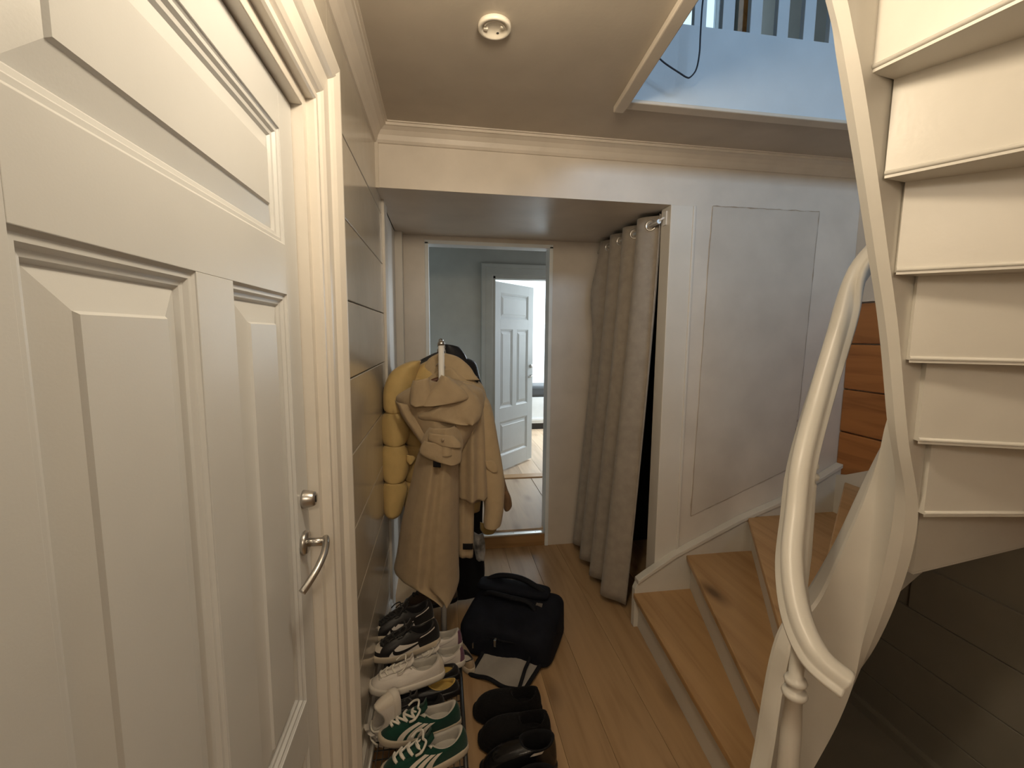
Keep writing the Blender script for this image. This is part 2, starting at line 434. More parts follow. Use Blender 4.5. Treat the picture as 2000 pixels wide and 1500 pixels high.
# old hatch: panel with ragged filler line round it
hq = [(1.305, 2.124), (1.893, 2.127), (1.869, 1.106), (1.838, .797), (1.28, .565)]
m = MB().prism(hq, 'y', D1-.004, D1+.002)
MBp = m.build('hatch_panel', 'patch_paint', wf, bevel=.001)
m = MB(); hc = hq+[hq[0]]; rng = random.Random(3)
for (xa, za), (xb, zb) in zip(hc[:-1], hc[1:]):
    n = 26; L = math.hypot(xb-xa, zb-za); nx, nz = -(zb-za)/L, (xb-xa)/L
    rows = []
    for i in range(n+1):
        t = i/n; wdt = rng.uniform(.0004, .0022)*(2.0 if rng.random() < .12 else 1)
        cxp, czp = lerp(xa, xb, t)+nx*rng.uniform(-.0015, .0015), lerp(za, zb, t)+nz*rng.uniform(-.0015, .0015)
        rows.append([(cxp-nx*wdt, D1-.0048, czp-nz*wdt), (cxp+nx*wdt, D1-.0048, czp+nz*wdt)])
    m.grid(rows, smooth=False)
m.build('filler_line', 'caulk', wf)
# doorway wall
OX0, OX1, OZ0, OZ1 = -.08, .735, .095, 2.08
ws = MB().box((XL-.1, D2, 0), (OX0, D2+.06, SZ)).box((OX1, D2, 0), (XE+.1, D2+.06, SZ)).box((OX0, D2, OZ1), (OX1, D2+.06, SZ)).box((XL-.1, D2+.015, SZ), (XE, D2+.06, 2.64))
tag(ws.build('wall_far', 'wall_white'), 'white wall with a cased doorway at the end of the hall', 'wall', kind='structure')
m = MB().box((OX0-.012, D2-.008, 0), (OX0+.012, D2+.10, OZ1)).box((OX1-.012, D2-.008, 0), (OX1+.012, D2+.10, OZ1)).box((OX0-.012, D2-.008, OZ1-.012), (OX1+.012, D2+.10, OZ1+.012))
tag(m.build('trim_7', 'far_white', bevel=.002), 'plain white lining around the doorway at the end of the hall', 'door frame', kind='structure')
th = thing('door_threshold', 'raised timber threshold with metal strip in the far doorway', 'threshold', (.33, D2, 0), kind='structure')
MB().box((OX0+.012, D2+.004, 0), (OX1-.012, D2+.03, OZ0-.008)).build('riser_board', 'sill_wood', th)
MB().box((OX0+.012, D2-.004, OZ0-.008), (OX1-.012, D2+.055, OZ0+.004)).build('metal_strip', 'aluminium', th, bevel=.002)
for i in range(5):
    MB().lathe([(0, 0), (.004, 0), (.003, .0015), (0, .0015)], (.02+.16*i, D2+.02, OZ0+.004), 8).build('screw', 'steel', th)
# closet behind the curtain
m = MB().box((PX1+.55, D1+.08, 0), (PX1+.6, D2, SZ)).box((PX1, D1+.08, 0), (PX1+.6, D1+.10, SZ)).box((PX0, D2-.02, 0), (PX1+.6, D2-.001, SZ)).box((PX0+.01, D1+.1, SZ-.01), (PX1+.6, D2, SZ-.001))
tag(m.build('wall_closet', 'closet_shade'), 'dark closet recess behind the curtain', 'closet', kind='structure')

# ------------------------------------------------------------------ passage and far room
PZ = .11
m = MB().box((-1.2, D2+.06, PZ-.05), (2.6, D3+.05, PZ-.008))
pf = tag(m.build('floor_passage', 'dirt'), 'pale knotty board floor of the passage', 'floor', kind='structure')
for i, (xa, xb) in enumerate([(-1.2, -.3), (-.3, .28), (.28, .858), (.862, 1.5), (1.5, 2.6)]):
    MB().box((xa+.001, D2+.05, PZ-.02), (xb-.001, D3-.02, PZ)).build('plank', 'pale_wood', pf)
rf = tag(MB().box((-1.2, D3-.01, PZ-.05), (2.6, 7.1, PZ-.006)).build('floor_room', 'dirt'), 'light board floor of the bright far room', 'floor', kind='structure')
xx = -1.2
while xx < 2.6:
    MB().box((xx+.001, D3+.05, PZ-.02), (xx+.199, 7.05, PZ)).build('plank', 'pale_wood', rf); xx += .2
QX0, QX1, QZ = .485, 1.28, 2.03
m = MB().box((-1.2, D3, 0), (QX0, D3+.10, 2.75)).box((QX1, D3, 0), (2.6, D3+.10, 2.75)).box((QX0, D3, QZ), (QX1, D3+.10, 2.75))
m.box((-1.25, D2, 0), (-1.2, D3, 2.75)).box((-1.2, D2+.05, 2.62), (2.6, D3+.1, 2.7)).box((1.9, D2+.06, 0), (1.95, D3, 2.7))
tag(m.build('wall_passage', 'passage_green'), 'grey green wall of the passage around the inner door', 'wall', kind='structure')
m = architrave(MB(), [(0, 0), (0, .018), (.012, .022), (.07, .022), (.076, .03), (.105, .034), (.112, .03), (.112, 0)], QX0, QX1, QZ, lambda x_, z_, p: (x_, D3-p, z_))
m.box((QX0-.002, D3-.01, 0), (QX0+.02, D3+.1, QZ)).box((QX1-.02, D3-.01, 0), (QX1, D3+.1, QZ)).box((QX0, D3-.01, QZ-.02), (QX1, D3+.1, QZ+.001))
tag(m.build('trim_8', 'passage_green'), 'grey green architrave around the inner door', 'architrave', kind='structure')
tag(MB().box((QX0, D3-.02, PZ-.02), (QX1, D3+.09, PZ+.012)).build('trim_9', 'sill_wood', bevel=.004), 'low timber sill between passage and far room', 'threshold', kind='structure')
m = MB().box((-1.2, 7.05, 0), (2.6, 7.1, 2.75)).box((-1.25, D3+.1, 0), (-1.2, 7.1, 2.75)).box((2.55, D3+.1, 0), (2.6, 7.1, 2.75)).box((-1.2, D3+.1, 2.7), (2.6, 7.1, 2.75))
tag(m.build('wall_room', 'far_white'), 'bright white walls of the far room', 'wall', kind='structure')
hg = Vector((QX0+.022, D3+.10, PZ+.02)); ang = R(46)
d2 = thing('door_2', 'pale blue grey panelled inner door standing ajar into the bright room', 'door', hg, (0, 0, ang), kind='structure')
panel_door(d2, .70, 1.87, .04, [(.10, 1.52, .60, 1.77), (.10, .64, .315, 1.42), (.385, .64, .60, 1.42), (.10, .15, .60, .50)], 'far_door', .8)
for zz_ in (.25, 1.0, 1.6):
    MB().tube([(-.004, -.006, zz_-.045), (-.004, -.006, zz_+.045)], .009, 8).build('hinge', 'steel_dark', d2, local=True)
hh = MB().tube([(.655, -.002, .93), (.655, -.04, .93)], .008, 10).tube([(.655, -.04, .93), (.60, -.045, .925), (.555, -.04, .92)], .008, 10)
hh.build('handle_lever', 'steel', d2, local=True)
MB().lathe([(0, 0), (.02, 0), (.018, -.018), (0, -.018)], (.655, 0, 1.03), 14, 'y').build('lock_cylinder', 'steel', d2, local=True)
bn = thing('storage_bench', 'white low bench with dark grey cushion in the bright far room', 'bench', (1.7, 6.45, PZ))
MB().box((1.1, 6.25, PZ+.09), (2.3, 6.68, PZ+.48)).build('body', 'far_white', bn, bevel=.006)
MB().box((1.12, 6.27, PZ), (2.28, 6.66, PZ+.09)).build('plinth', 'black_plastic', bn)
MB().box((1.1, 6.235, PZ+.135), (2.3, 6.25, PZ+.165)).build('rail', 'far_white', bn)
MB().box((1.11, 6.24, PZ+.48), (2.29, 6.66, PZ+.65)).build('cushion', 'cushion_grey', bn, bevel=.04)

# ------------------------------------------------------------------ other enclosing walls
wr = tag(MB().box((XE+.03, YS, 0), (XE+.12, D2, 5.0)).box((XE, YS, 1.68), (XE+.03, D1-.001, 5.0)).build('wall_right', 'wall_white'), 'right stairwell wall of orange varnished timber planks', 'wall', kind='structure')
z0 = .1; hs = [.30, .31, .285, .23, .24, .21]
for i, hh_ in enumerate(hs):
    MB().box((XE, YS, z0+.003), (XE+.03, D1-.001, z0+hh_-.003)).build('plank', 'orange_wood', wr, bevel=.006); z0 += hh_
tag(MB().box((-.6, YS-.08, 0), (XE+.1, YS, 5.0)).build('wall_back', 'wall_white'), 'white wall behind the viewer closing the hall', 'wall', kind='structure')

# ------------------------------------------------------------------ staircase
st = thing('staircase', 'white painted winding staircase with bare wooden treads at the right', 'staircase', (1.0, 2.0, 0))
rib = [(.75, .83, .0, .20), (.80, .905, .0, .28), (.868, .965, .0, .39), (.945, 1.012, .02, .655), (1.06, 1.035, .15, .785), (1.13, 1.020, .31, .985),
       (1.18, .985, .565, 1.24), (1.172, .922, .85, 1.43), (1.125, .872, 1.08, 1.60), (1.05, .852, 1.275, 1.76), (.985, .842, 1.505, 1.97),
       (.923, .830, 1.67, 2.12), (.85, .812, 1.845, 2.29), (.776, .792, 2.005, 2.45), (.728, .786, 2.115, 2.56), (.60, .765, 2.33, 2.75), (.35, .74, 2.60, 2.95)]
rs = spline(rib, 8); n = len(rs); rows = []
TH = .046
for i, (x_, y_, zb, zt) in enumerate(rs):
    a = rs[max(i-1, 0)]; b = rs[min(i+1, n-1)]
    t = Vector((b[0]-a[0], b[1]-a[1], 0)).normalized(); nn = Vector((t.y, -t.x, 0))   # points into the well (right of travel)
    c = Vector((x_, y_, 0)); hw = TH/2
    zt = max(zt, zb+.05)
    rows.append([c+nn*hw+Vector((0, 0, zt-.008)), c+nn*(hw-.008)+Vector((0, 0, zt)), c-nn*(hw-.008)+Vector((0, 0, zt)), c-nn*hw+Vector((0, 0, zt-.008)),
                 c-nn*hw+Vector((0, 0, zb)), c-nn*.0+Vector((0, 0, zb-.004)), c+nn*hw+Vector((0, 0, zb+.035))])
m = MB()
# smooth along the run, sharp across: one strip per face of the section
for j in range(7):
    m.grid([[r_[j], r_[(j+1) % 7]] for r_ in rows], smooth=True)
m.add(rows[0], [tuple(range(7))]); m.add(rows[-1], [tuple(range(7))])
so = m.build('inner_string', 'stair_white', st, fix=False)
I_ = {1: (.90, 1.005), 2: (.965, 1.035), 3: (1.04, 1.055), 4: (1.115, 1.045), 5: (1.19, 1.005), 6: (1.20, .915), 7: (1.135, .855), 8: (1.075, .835), 9: (1.02, .826), 10: (.955, .815), 11: (.895, .800), 12: (.835, .785), 13: (.75, .768), 14: (.60, .742), 15: (.40, .725)}
SY = -.52
O_ = {1: (.995, D1-.03), 2: (1.28, D1-.03), 3: (1.625, D1-.03), 4: (XE, 1.93), 5: (XE, 1.42)}
def hit(p, deg):
    c_, s_ = cos(R(deg)), sin(R(deg)); tx = (XE-p[0])/c_ if c_ > 1e-6 else 9e9; ty = (SY-p[1])/s_ if s_ < -1e-6 else 9e9
    t = min(tx, ty); return (p[0]+c_*t, p[1]+s_*t)
for k, a in {6: 9, 7: -8, 8: -22, 9: -31, 10: -41, 11: -58, 12: -77, 13: -86, 14: -90, 15: -90}.items(): O_[k] = hit(I_[k], a)
def off_line(k, d):
    """step line k moved d metres forwards (up the stair)"""
    a, b = Vector(I_[k]), Vector(O_[k]); t = (b-a).normalized(); nn = Vector((t.y, -t.x))
    if k <= 5: pass
    return (a+nn*d, b+nn*d)
for k in range(1, 15):
    z = RISE*k
    a = off_line(k, -.028); b = off_line(k+1, .012)
    poly = [tuple(a[0]), tuple(a[1])]
    ax_, ay_ = O_[k]; bx_, by_ = O_[k+1]
    if abs(ay_-(D1-.03)) < .01 and abs(bx_-XE) < .01: poly.append((XE, D1-.03))
    if abs(ax_-XE) < .01 and abs(by_-SY) < .01: poly.append((XE, SY))
    poly += [tuple(b[1]), tuple(b[0])]
    MB().prism(poly, 'z', z-.028, z).build('tread', 'tread_wood' if k <= 6 else 'stair_white', st, bevel=.005)
for k in range(1, 16):
    a, b = off_line(k, 0); c_, d_ = off_line(k, .018)
    poly = [tuple(a), tuple(b), tuple(d_), tuple(c_)]
    ztop = RISE*k-.028
    MB().prism(poly, 'z', RISE*(k-1)-(.028 if k > 1 else 0), ztop).build('riser', 'stair_white', st)
    if k >= 7:
        # bead along the lower back edge of each riser
        c2, d2_ = off_line(k, .018); zb = RISE*(k-1)-.028
        MB().tube([(c2.x, c2.y, zb+.004), (d2_.x, d2_.y, zb+.003)], .0045, 8).build('bead', 'stair_white', st)
# undersides painted white
for k in range(5, 15):
    a = off_line(k, .018); b = off_line(k+1, .018)
    ax_, ay_ = O_[k]; bx_, by_ = O_[k+1]
    poly = [tuple(a[0]), tuple(a[1])]
    if abs(ax_-XE) < .01 and abs(by_-SY) < .01: poly.append((XE, SY))
    poly += [tuple(b[1]), tuple(b[0])]
    MB().prism(poly, 'z', RISE*k-.034, RISE*k-.0285).build('underside', 'stair_white', st)
# wall string along the stair wall
wsp = [(.972, 0), (.972, .205), (.985, .235), (1.03, .265), (1.187, .362), (1.554, .531), (1.789, .616), (XE, .80), (XE, 0)]
MB().prism(wsp, 'y', D1-.036, D1-.001).build('wall_string', 'stair_white', st, bevel=.003)
m = MB(); cap = wsp[2:8]
for (xa, za), (xb, zb) in zip(cap[:-1], cap[1:]):
    m.prism([(xa, za), (xb, zb), (xb, zb+.022), (xa, za+.022)], 'y', D1-.045, D1-.001)
m.build('string_cap', 'stair_white', st, bevel=.003)
MB().prism([(D1-.02, .3), (D1-.02, .76), (1.95, .775), (1.6, .95), (1.2, 1.25), (.6, 1.55), (.6, 1.1), (1.2, .8), (1.6, .5)], 'x', XE-.03, XE-.001).build('wall_string', 'stair_white', st)
# handrail
rail_px = [((1656, 1334), .90), ((1598, 1283), .935), ((1560, 1200), 1.0), ((1546, 1100), 1.07), ((1554, 1000), 1.13), ((1566, 900), 1.17), ((1597, 780), 1.22), ((1636, 650), 1.235), ((1676, 530), 1.21)]
def at_d(p, d): v = ray(*p); return CAM + v*(d/v.dot(_f))
rp = [tuple(at_d(p, d)) for p, d in rail_px]+[(1.165, .99, 1.80), (1.15, .90, 1.98), (1.05, .862, 2.22), (.93, .835, 2.5), (.8, .80, 2.8)]
rsp = [Vector(p) for p in spline(rp, 7)]
sec = [(-.026, -.034), (-.040, -.026), (-.042, -.016), (-.029, -.010), (-.028, -.004), (-.030, .010), (-.022, .024), (-.008, .031), (.008, .031), (.022, .024), (.030, .010), (.028, -.004), (.029, -.010), (.042, -.016), (.040, -.026), (.026, -.034)]
rows = []
for i, p in enumerate(rsp):
    t = (rsp[min(i+1, len(rsp)-1)]-rsp[max(i-1, 0)]).normalized()
    side = t.cross(Vector((0, 0, 1))); side.normalize(); up = side.cross(t).normalized()
    rows.append([p+side*a*.80+up*b*.78 for a, b in sec])
m = MB().grid(rows, closed_u=True, smooth=True); m.add(rows[0], [tuple(range(16))]); m.add(rows[-1], [tuple(range(15, -1, -1))])
m.build('handrail', 'stair_white', st)
bal_prof = lambda z0_, z1_: [(0, z0_), (.018, z0_), (.020, z0_+.05), (.024, lerp(z0_, z1_, .35)), (.021, lerp(z0_, z1_, .72)), (.0165, z1_-.145), (.024, z1_-.140), (.027, z1_-.133), (.024, z1_-.126), (.017, z1_-.122), (.017, z1_-.112), (.022, z1_-.108), (.024, z1_-.102), (.021, z1_-.096), (.015, z1_-.092), (.0145, z1_-.02), (.016, z1_), (0, z1_)]
bpos = at_d((1562, 1235), .985)
for (bx, by, z0_, z1_) in ((bpos.x, bpos.y, .0, bpos.z-.015), (1.002, 1.036, .70, 1.25)):
    MB().lathe(bal_prof(z0_, z1_), (bx, by, 0), 18).build('baluster', 'stair_white', st)
bp_ = at_y(1625, 1412, 1.008)
MB().lathe([(0, -.004), (.006, -.004), (.006, .004), (0, .004)], tuple(bp_), 10, 'y').build('bolt', 'steel_dark', st)

# wall under the stair
UX = 1.67
uw = tag(MB().prism([(-.5, 0), (1.75, 0), (1.75, .50), (1.35, .65), (1.02, .88), (.5, .98), (-.5, 1.4)], 'x', UX+.012, UX+.05).build('wall_understair', 'under_shade_grey'), 'grey boarded wall, darkened for shade, closing the space under the stair', 'wall', kind='structure')
zb = .0
for za, zb in ((.0, .164), (.164, .345), (.345, .526), (.526, .70)):
    y1 = 1.75 if zb < .5 else (1.55 if zb < .6 else 1.25)
    MB().box((UX, -.5, za+.0015), (UX+.0125, y1, zb-.0015)).build('board', 'under_shade_grey', uw, bevel=.002)
tag(MB().prism([(UX-.014, 0), (UX, 0), (UX, .05), (UX-.005, .05), (UX-.012, .035)], 'y', -.5, 1.75).build('baseboard_understair', 'under_shade_grey'), 'dark skirting strip at the foot of the boarded wall under the stair', 'skirting', kind='structure')
tag(MB().box((1.04, -.5, .0008), (UX-.014, 1.75, .003)).build('floor_understair', 'under_shade_grey'), 'dark floor sheet carrying the shade under the upper stair flight', 'floor', kind='structure')  # thin sheet over the planks, its colour stands for stair shade

# ------------------------------------------------------------------ upstairs seen through the opening
m = MB().box((-.6, HY+.02, T_), (XE+.1, 3.6, UZ)).box((-.6, YS, T_), (-.2, HY+.02, UZ)).prism([(-.2, .72), (.618, .72), (HX, HY), (HX, HY+.02), (-.2, HY+.02)], 'z', T_, UZ)
tag(m.build('floor_upper', 'daylit_white'), 'upper floor edge around the stairwell', 'floor', kind='structure')
br = thing('balustrade', 'pale flat board balustrade upstairs above the stairwell opening', 'balustrade', (1.4, HY+.03, UZ))
MB().box((HX, HY, UZ+.86), (XE, HY+.05, UZ+.92)).build('top_rail', 'daylit_white', br, bevel=.006)
xb_ = [at_y(1180+v/4, 40, HY-.008).x for v in (705, 940, 1155, 1360, 1565)]
step = (xb_[-1]-xb_[0])/4
bx = xb_[0]-2*step
while bx < XE-.05:
    MB().box((bx, HY-.008, UZ-.001), (bx+.049, HY+.014, UZ+.87)).build('baluster', 'daylit_white', br, bevel=.002); bx += step
m = MB()
UY = 3.4
wa, wb = at_y(1285, 30, UY).x, at_y(1413, 30, UY).x
m.box((-.6, UY, UZ), (wa, UY+.1, 5)).box((wb, UY, UZ), (XE+.2, UY+.1, 5)).box((wa, UY, UZ), (wb, UY+.1, 2.9)).box((wa, UY, 4.6), (wb, UY+.1, 5))
m.box((-.6, YS, 5), (XE+.2, UY+.1, 5.05)).box((-.65, YS, UZ), (-.6, UY+.1, 5)).box((XE+.12, D2-.1, UZ), (XE+.2, UY+.1, 5))
tag(m.build('wall_upper', 'passage_green'), 'grey wall of the upper landing behind the balusters', 'wall', kind='structure')
wn = thing('window_1', 'bright upstairs window glimpsed between the balusters', 'window', ((wa+wb)/2, UY, 2.9), kind='structure')
MB().box((wa, UY-.02, 2.9), (wa+.05, UY+.05, 4.6)).box((wb-.05, UY-.02, 2.9), (wb, UY+.05, 4.6)).box((wa, UY-.02, 2.86), (wb, UY+.05, 2.92)).box((wa, UY-.02, 4.55), (wb, UY+.05, 4.6)).build('window_frame', 'daylit_white', wn)
gm, gnt, gb = _mat('window_glass'); gb.inputs['Roughness'].default_value = .0; gb.inputs['Transmission Weight'].default_value = 1; gb.inputs['Base Color'].default_value = (.9, .97, 1, 1); gb.inputs['IOR'].default_value = 1.05
MB().box((wa+.05, UY+.02, 2.92), (wb-.05, UY+.024, 4.55)).build('pane', 'window_glass', wn)
pa = at_y(1452, 30, 3.1).x; pb = at_y(1466, 30, 3.1).x
tag(MB().box((pa, 3.1, UZ), (pb, 3.16, 5)).build('timber_post', 'orange_wood', bevel=.005), 'narrow brown timber post upstairs behind the balusters', 'post')
m = MB()
for a_, b_, t_ in ((1540, 1548, .02), (1549, 1560, .035), (1561, 1572, .02)):
    m.box((at_y(a_, 30, UY).x, UY-t_, UZ), (at_y(b_, 30, UY).x, UY, 5))
tag(m.build('trim_10', 'daylit_white'), 'pale door casing upstairs behind the balusters', 'trim', kind='structure')
# cable hanging in the opening
cy = HY-.10
cpx = [(1383, -120), (1376, -30), (1371, 20), (1368, 70), (1366, 105), (1360, 135), (1349, 150), (1341, 151), (1325, 141), (1305, 128), (1290, 116), (1275, 98), (1250, 60)]
m = MB().tube(spline([tuple(at_y(*p, cy)) for p in cpx], 6), .0028, 6)
tag(m.build('hanging_cable', 'cable_dark'), 'thin dark cable hanging in a loop inside the stairwell opening', 'cable')

# ------------------------------------------------------------------ ceiling detector base
sp = at_z(966, 48, CZ)
sd = thing('smoke_detector_base', 'round white empty detector base on the ceiling', 'detector base', (sp.x, sp.y, CZ))
m = MB().lathe([(.044, 0), (.047, -.002), (.047, -.012), (.044, -.014), (.037, -.014), (.036, -.005), (.0, -.005)], tuple(sp), 40)
m.build('ring', 'plastic_white', sd)
m = MB(); rows = []
for i in range(19):
    a = R(190+160*i/18); rows.append([Vector((sp.x+q*cos(a), sp.y+q*sin(a), CZ-hgt)) for q, hgt in ((.030, .005), (.030, .011), (.026, .011), (.026, .005))])
m.grid(rows); m.build('rib', 'plastic_white', sd)
for dx, dy in ((-.024, .008), (.022, -.006)):
    MB().box((sp.x+dx-.006, sp.y+dy-.004, CZ-.011), (sp.x+dx+.006, sp.y+dy+.004, CZ-.004)).build('clip', 'plastic_white', sd, bevel=.001)
for dx, dy in ((.012, .026), (-.012, -.031)):
    MB().lathe([(0, -.0056), (.004, -.0056), (.004, -.0050), (0, -.0050)], (sp.x+dx, sp.y+dy, CZ), 10).build('screw_hole', 'black_plastic', sd)

# ------------------------------------------------------------------ curtain
RX, RZ = 1.062, 2.055
cr = thing('curtain_rod', 'white curtain rod under the soffit across the closet opening', 'curtain rod', (RX, 2.5, RZ))
MB().tube([(RX, D1+.055, RZ), (RX, D2-.005, RZ)], .011, 12).build('rod', 'aluminium', cr)
MB().tube([(RX, D1+.06, RZ), (RX+.012, D1+.05, RZ+.012), (PX0+.003, D1+.045, RZ+.02)], .005, 8).box((PX0-.006, D1+.03, RZ-.02), (PX0, D1+.06, RZ+.045)).build('bracket', 'rack_white', cr)
cu = thing('curtain', 'grey brown eyelet curtain hanging across the closet opening', 'curtain', (RX, 2.5, 0))
top_z = RZ+.045
NU, NV = 96, 40
def curt(u, v):     # u: 0 near edge .. 1 far edge, v: 0 top .. 1 bottom
    yt = lerp(D1+.075, 2.855, u); yb = lerp(2.10, 2.865, u)
    y = lerp(yt, yb, v)
    ph = 2*pi*(u*4.0)+.5
    amp = lerp(.040, .052, v)*(1 if u < .75 else lerp(1, .6, (u-.75)/.25))
    lean = -.115*v**1.3
    xx_ = RX + lean + amp*sin(ph) + .012*sin(2*ph+1.3)*v
    xx_ -= .055*math.exp(-((v-.16)/.10)**2)*max(0, (u-.72)/.28)
    y += .012*cos(ph)*(1+v)
    z = lerp(top_z, .035+.03*u, v) + .004*sin(ph*2)*v
    return Vector((xx_, y, z))
rows = [[curt(j/NU, i/NV) for j in range(NU+1)] for i in range(NV+1)]
m = MB().grid(rows); co = m.build('cloth', 'curtain_fabric', cu)
md = co.modifiers.new('thick', 'SOLIDIFY'); md.thickness = .003
for u in [(q*.5-.0796)/4.0 for q in range(1, 8)]:
    # eyelets where the cloth crosses the rod
    best = min((abs(curt(u+q/400, .022).x-RX), u+q/400) for q in range(-20, 21))[1]
    p = curt(best, .022); q1 = curt(best+.004, .022); q0 = curt(best-.004, .022)
    t = (q1-q0).normalized(); up = Vector((0, 0, 1)); rows = []
    nn = t.cross(up)
    c = Vector((p.x, p.y, RZ))
    for i in range(24):
        a = 2*pi*i/24; d = t*cos(a)+up*sin(a)
        rows.append([c+d*.018+nn*.003, c+d*.027+nn*.005, c+d*.029, c+d*.027-nn*.005, c+d*.018-nn*.003])
    MB().grid(rows, closed_u=True, closed_v=True).build('eyelet', 'steel', cu)

# ================================================================== clothes rack and shoe rack
GY0, GY1, GX = 1.915, 2.74, .004
RT = 1.452
gr = thing('garment_rack', 'white metal garment rack holding coats against the left wall', 'garment rack', (GX, (GY0+GY1)/2, 0))
for y in (GY0, GY1):
    MB().tube([(GX, y, .03), (GX, y, RT)], .0125, 12).build('upright', 'rack_white', gr)
    MB().tube([(GX-.20, y, .012), (GX+.03, y, .012)], .0115, 10).build('foot', 'rack_white', gr)
    MB().lathe([(0, 0), (.015, 0), (.016, .008), (.010, .018), (0, .02)], (GX, y, RT), 14).build('end_cap', 'steel', gr)
MB().tube([(GX, GY0, RT-.02), (GX, GY1, RT-.02)], .011, 12).build('hanging_rail', 'rack_white', gr)
MB().tube([(GX, GY0, .05), (GX, GY1, .05)], .009, 10).build('base_rail', 'rack_white', gr)
SHZ = .13
SX0, SX1, SY0, SY1 = -.238, .068, 1.08, 1.885
sr = thing('shoe_rack', 'low black wire shoe rack with grey rails along the left wall', 'shoe rack', ((SX0+SX1)/2, (SY0+SY1)/2, 0))
for x_ in (SX0, SX1):
    MB().tube([(x_, SY0, SHZ-.008), (x_, SY1, SHZ-.008)], .008, 10).build('rail', 'steel_dark' if x_ > 0 else 'aluminium', sr)
    for y in (SY0+.01, SY1-.01):
        MB().tube([(x_, y, 0), (x_, y, SHZ-.004)], .008, 10).build('leg', 'steel_dark', sr)
m = MB()
for i in range(17):
    x_ = lerp(SX0, SX1, i/16); m.tube([(x_, SY0, SHZ-.006), (x_, SY1, SHZ-.006)], .0016, 5)
for i in range(26):
    y = lerp(SY0, SY1, i/25); m.tube([(SX0, y, SHZ-.009), (SX1, y, SHZ-.009)], .0022, 5)
m.build('wire_shelf', 'steel_dark', sr)

# ------------------------------------------------------------------ garments
def rows_px(rows, Y, nu, depth, wrap=0.0, folds=(), seed=0, subdiv=4):
    """rows: (py_left, px_left, py_right, px_right); a sheet at depth Y bulging towards the viewer"""
    rr = spline(rows, subdiv); P = []; n = len(rr)-1
    rg = random.Random(seed); ph = [rg.uniform(0, 6.28) for _ in range(6)]
    for i, (la, lx, ra, rx) in enumerate(rr):
        a = at_y(lx, la, Y); b = at_y(rx, ra, Y); v = i/n; row = []
        for j in range(nu+1):
            u = j/nu; p = a.lerp(b, u)
            y = -depth*(1-(2*u-1)**2)**.6 + wrap*abs(2*u-1)**3
            for q, (fr, am, k0, k1) in enumerate(folds):
                y += am*lerp(k0, k1, v)*sin(2*pi*fr*u+ph[q]+v*1.4)*sin(pi*min(1, max(0, u*1.1-.05)))
            row.append(Vector((p.x, p.y+y, p.z)))
        P.append(row)
    return P
def sheet(name, rows, Y, mat, parent, nu=24, depth=.05, wrap=.0, folds=(), t=.006, seed=0):
    return MB().shell(rows_px(rows, Y, nu, depth, wrap, folds, seed), t).build(name, mat, parent)
def hanger(parent, Y, cx, z, w, mat='hanger_brown', drop=.07):
    pts = [(cx-w, Y, z-drop-.01), (cx-w*.5, Y, z-drop*.45), (cx, Y, z), (cx+w*.5, Y, z-drop*.45), (cx+w, Y, z-drop-.01)]
    h = MB().tube(spline(pts, 5), [.012]*21, 8).build('hanger', mat, parent)
    hk = [(cx, Y, z), (cx, Y, z+.035)]+[(cx+.02*sin(a), Y, z+.055-.02*cos(a)) for a in [R(q) for q in range(20, 290, 30)]]
    MB().tube(hk, .0022, 6).build('hook', 'steel', h)

# trench coat, nearest on the rail
YT = 1.95
tc = thing('trench_coat', 'beige trench coat with wide collar, nearest on the rack', 'coat', (0, YT, .35))
hanger(tc, YT+.03, .0, 1.298, .15)
sheet('front_panel', [(742, 838, 742, 884), (756, 806, 752, 918), (772, 778, 764, 944), (784, 771, 784, 950), (806, 781, 806, 948), (838, 803, 835, 938), (866, 822, 866, 916), (902, 812, 902, 899), (957, 799, 957, 898), (1032, 782, 1032, 897), (1090, 773, 1100, 897), (1122, 767, 1126, 898), (1128, 776, 1142, 898), (1137, 800, 1152, 896), (1150, 830, 1161, 892), (1163, 852, 1167, 884)],
      YT-.01, 'trench_fabric', tc, 40, .085, .05, ((2.2, .012, .3, 1.2), (4.3, .006, .2, 1.5)), .006, 2)
sheet('side_panel', [(800, 895, 795, 948), (840, 893, 840, 951), (900, 893, 900, 953), (950, 894, 950, 955), (976, 896, 974, 955)], YT+.015, 'trench_fabric', tc, 24, .035, .03, ((2.2, .016, .6, 1.4),), .006, 5)
sheet('back_tail', [(940, 892, 940, 930), (1000, 894, 1000, 926), (1050, 895, 1050, 925), (1087, 896, 1088, 924)], YT+.06, 'trench_fabric', tc, 12, .015, 0, ((1.5, .006, 1, 1),), .006, 3)
sheet('black_tab', [(1062, 904, 1062, 924), (1073, 904, 1073, 924)], YT+.038, 'black_fabric', tc, 6, .003, 0, (), .004)
# storm cape folding across the chest
sheet('storm_cape', [(776, 868, 748, 905), (796, 838, 764, 922), (812, 816, 780, 936), (822, 822, 798, 942), (826, 850, 812, 942), (828, 880, 824, 936), (828, 905, 828, 928)], YT-.085, 'trench_fabric', tc, 26, .03, .02, ((1.6, .010, .6, 1.2),), .006, 4)
sheet('inner_fold', [(836, 838, 832, 892), (856, 826, 850, 902), (874, 823, 872, 905), (890, 836, 886, 902)], YT-.10, 'trench_fabric', tc, 20, .03, .02, ((1.3, .010, 1, 1),), .006, 6)
pkt = sheet('pocket_flap', [(862, 828, 868, 900), (878, 820, 884, 902), (890, 822, 898, 902), (900, 842, 906, 899), (904, 862, 909, 893)], YT-.118, 'trench_fabric', tc, 18, .016, .012, (), .006, 7)
sheet('black_tab', [(899, 846, 900, 861), (912, 846, 913, 861)], YT-.125, 'black_fabric', tc, 4, .002, 0, (), .004)
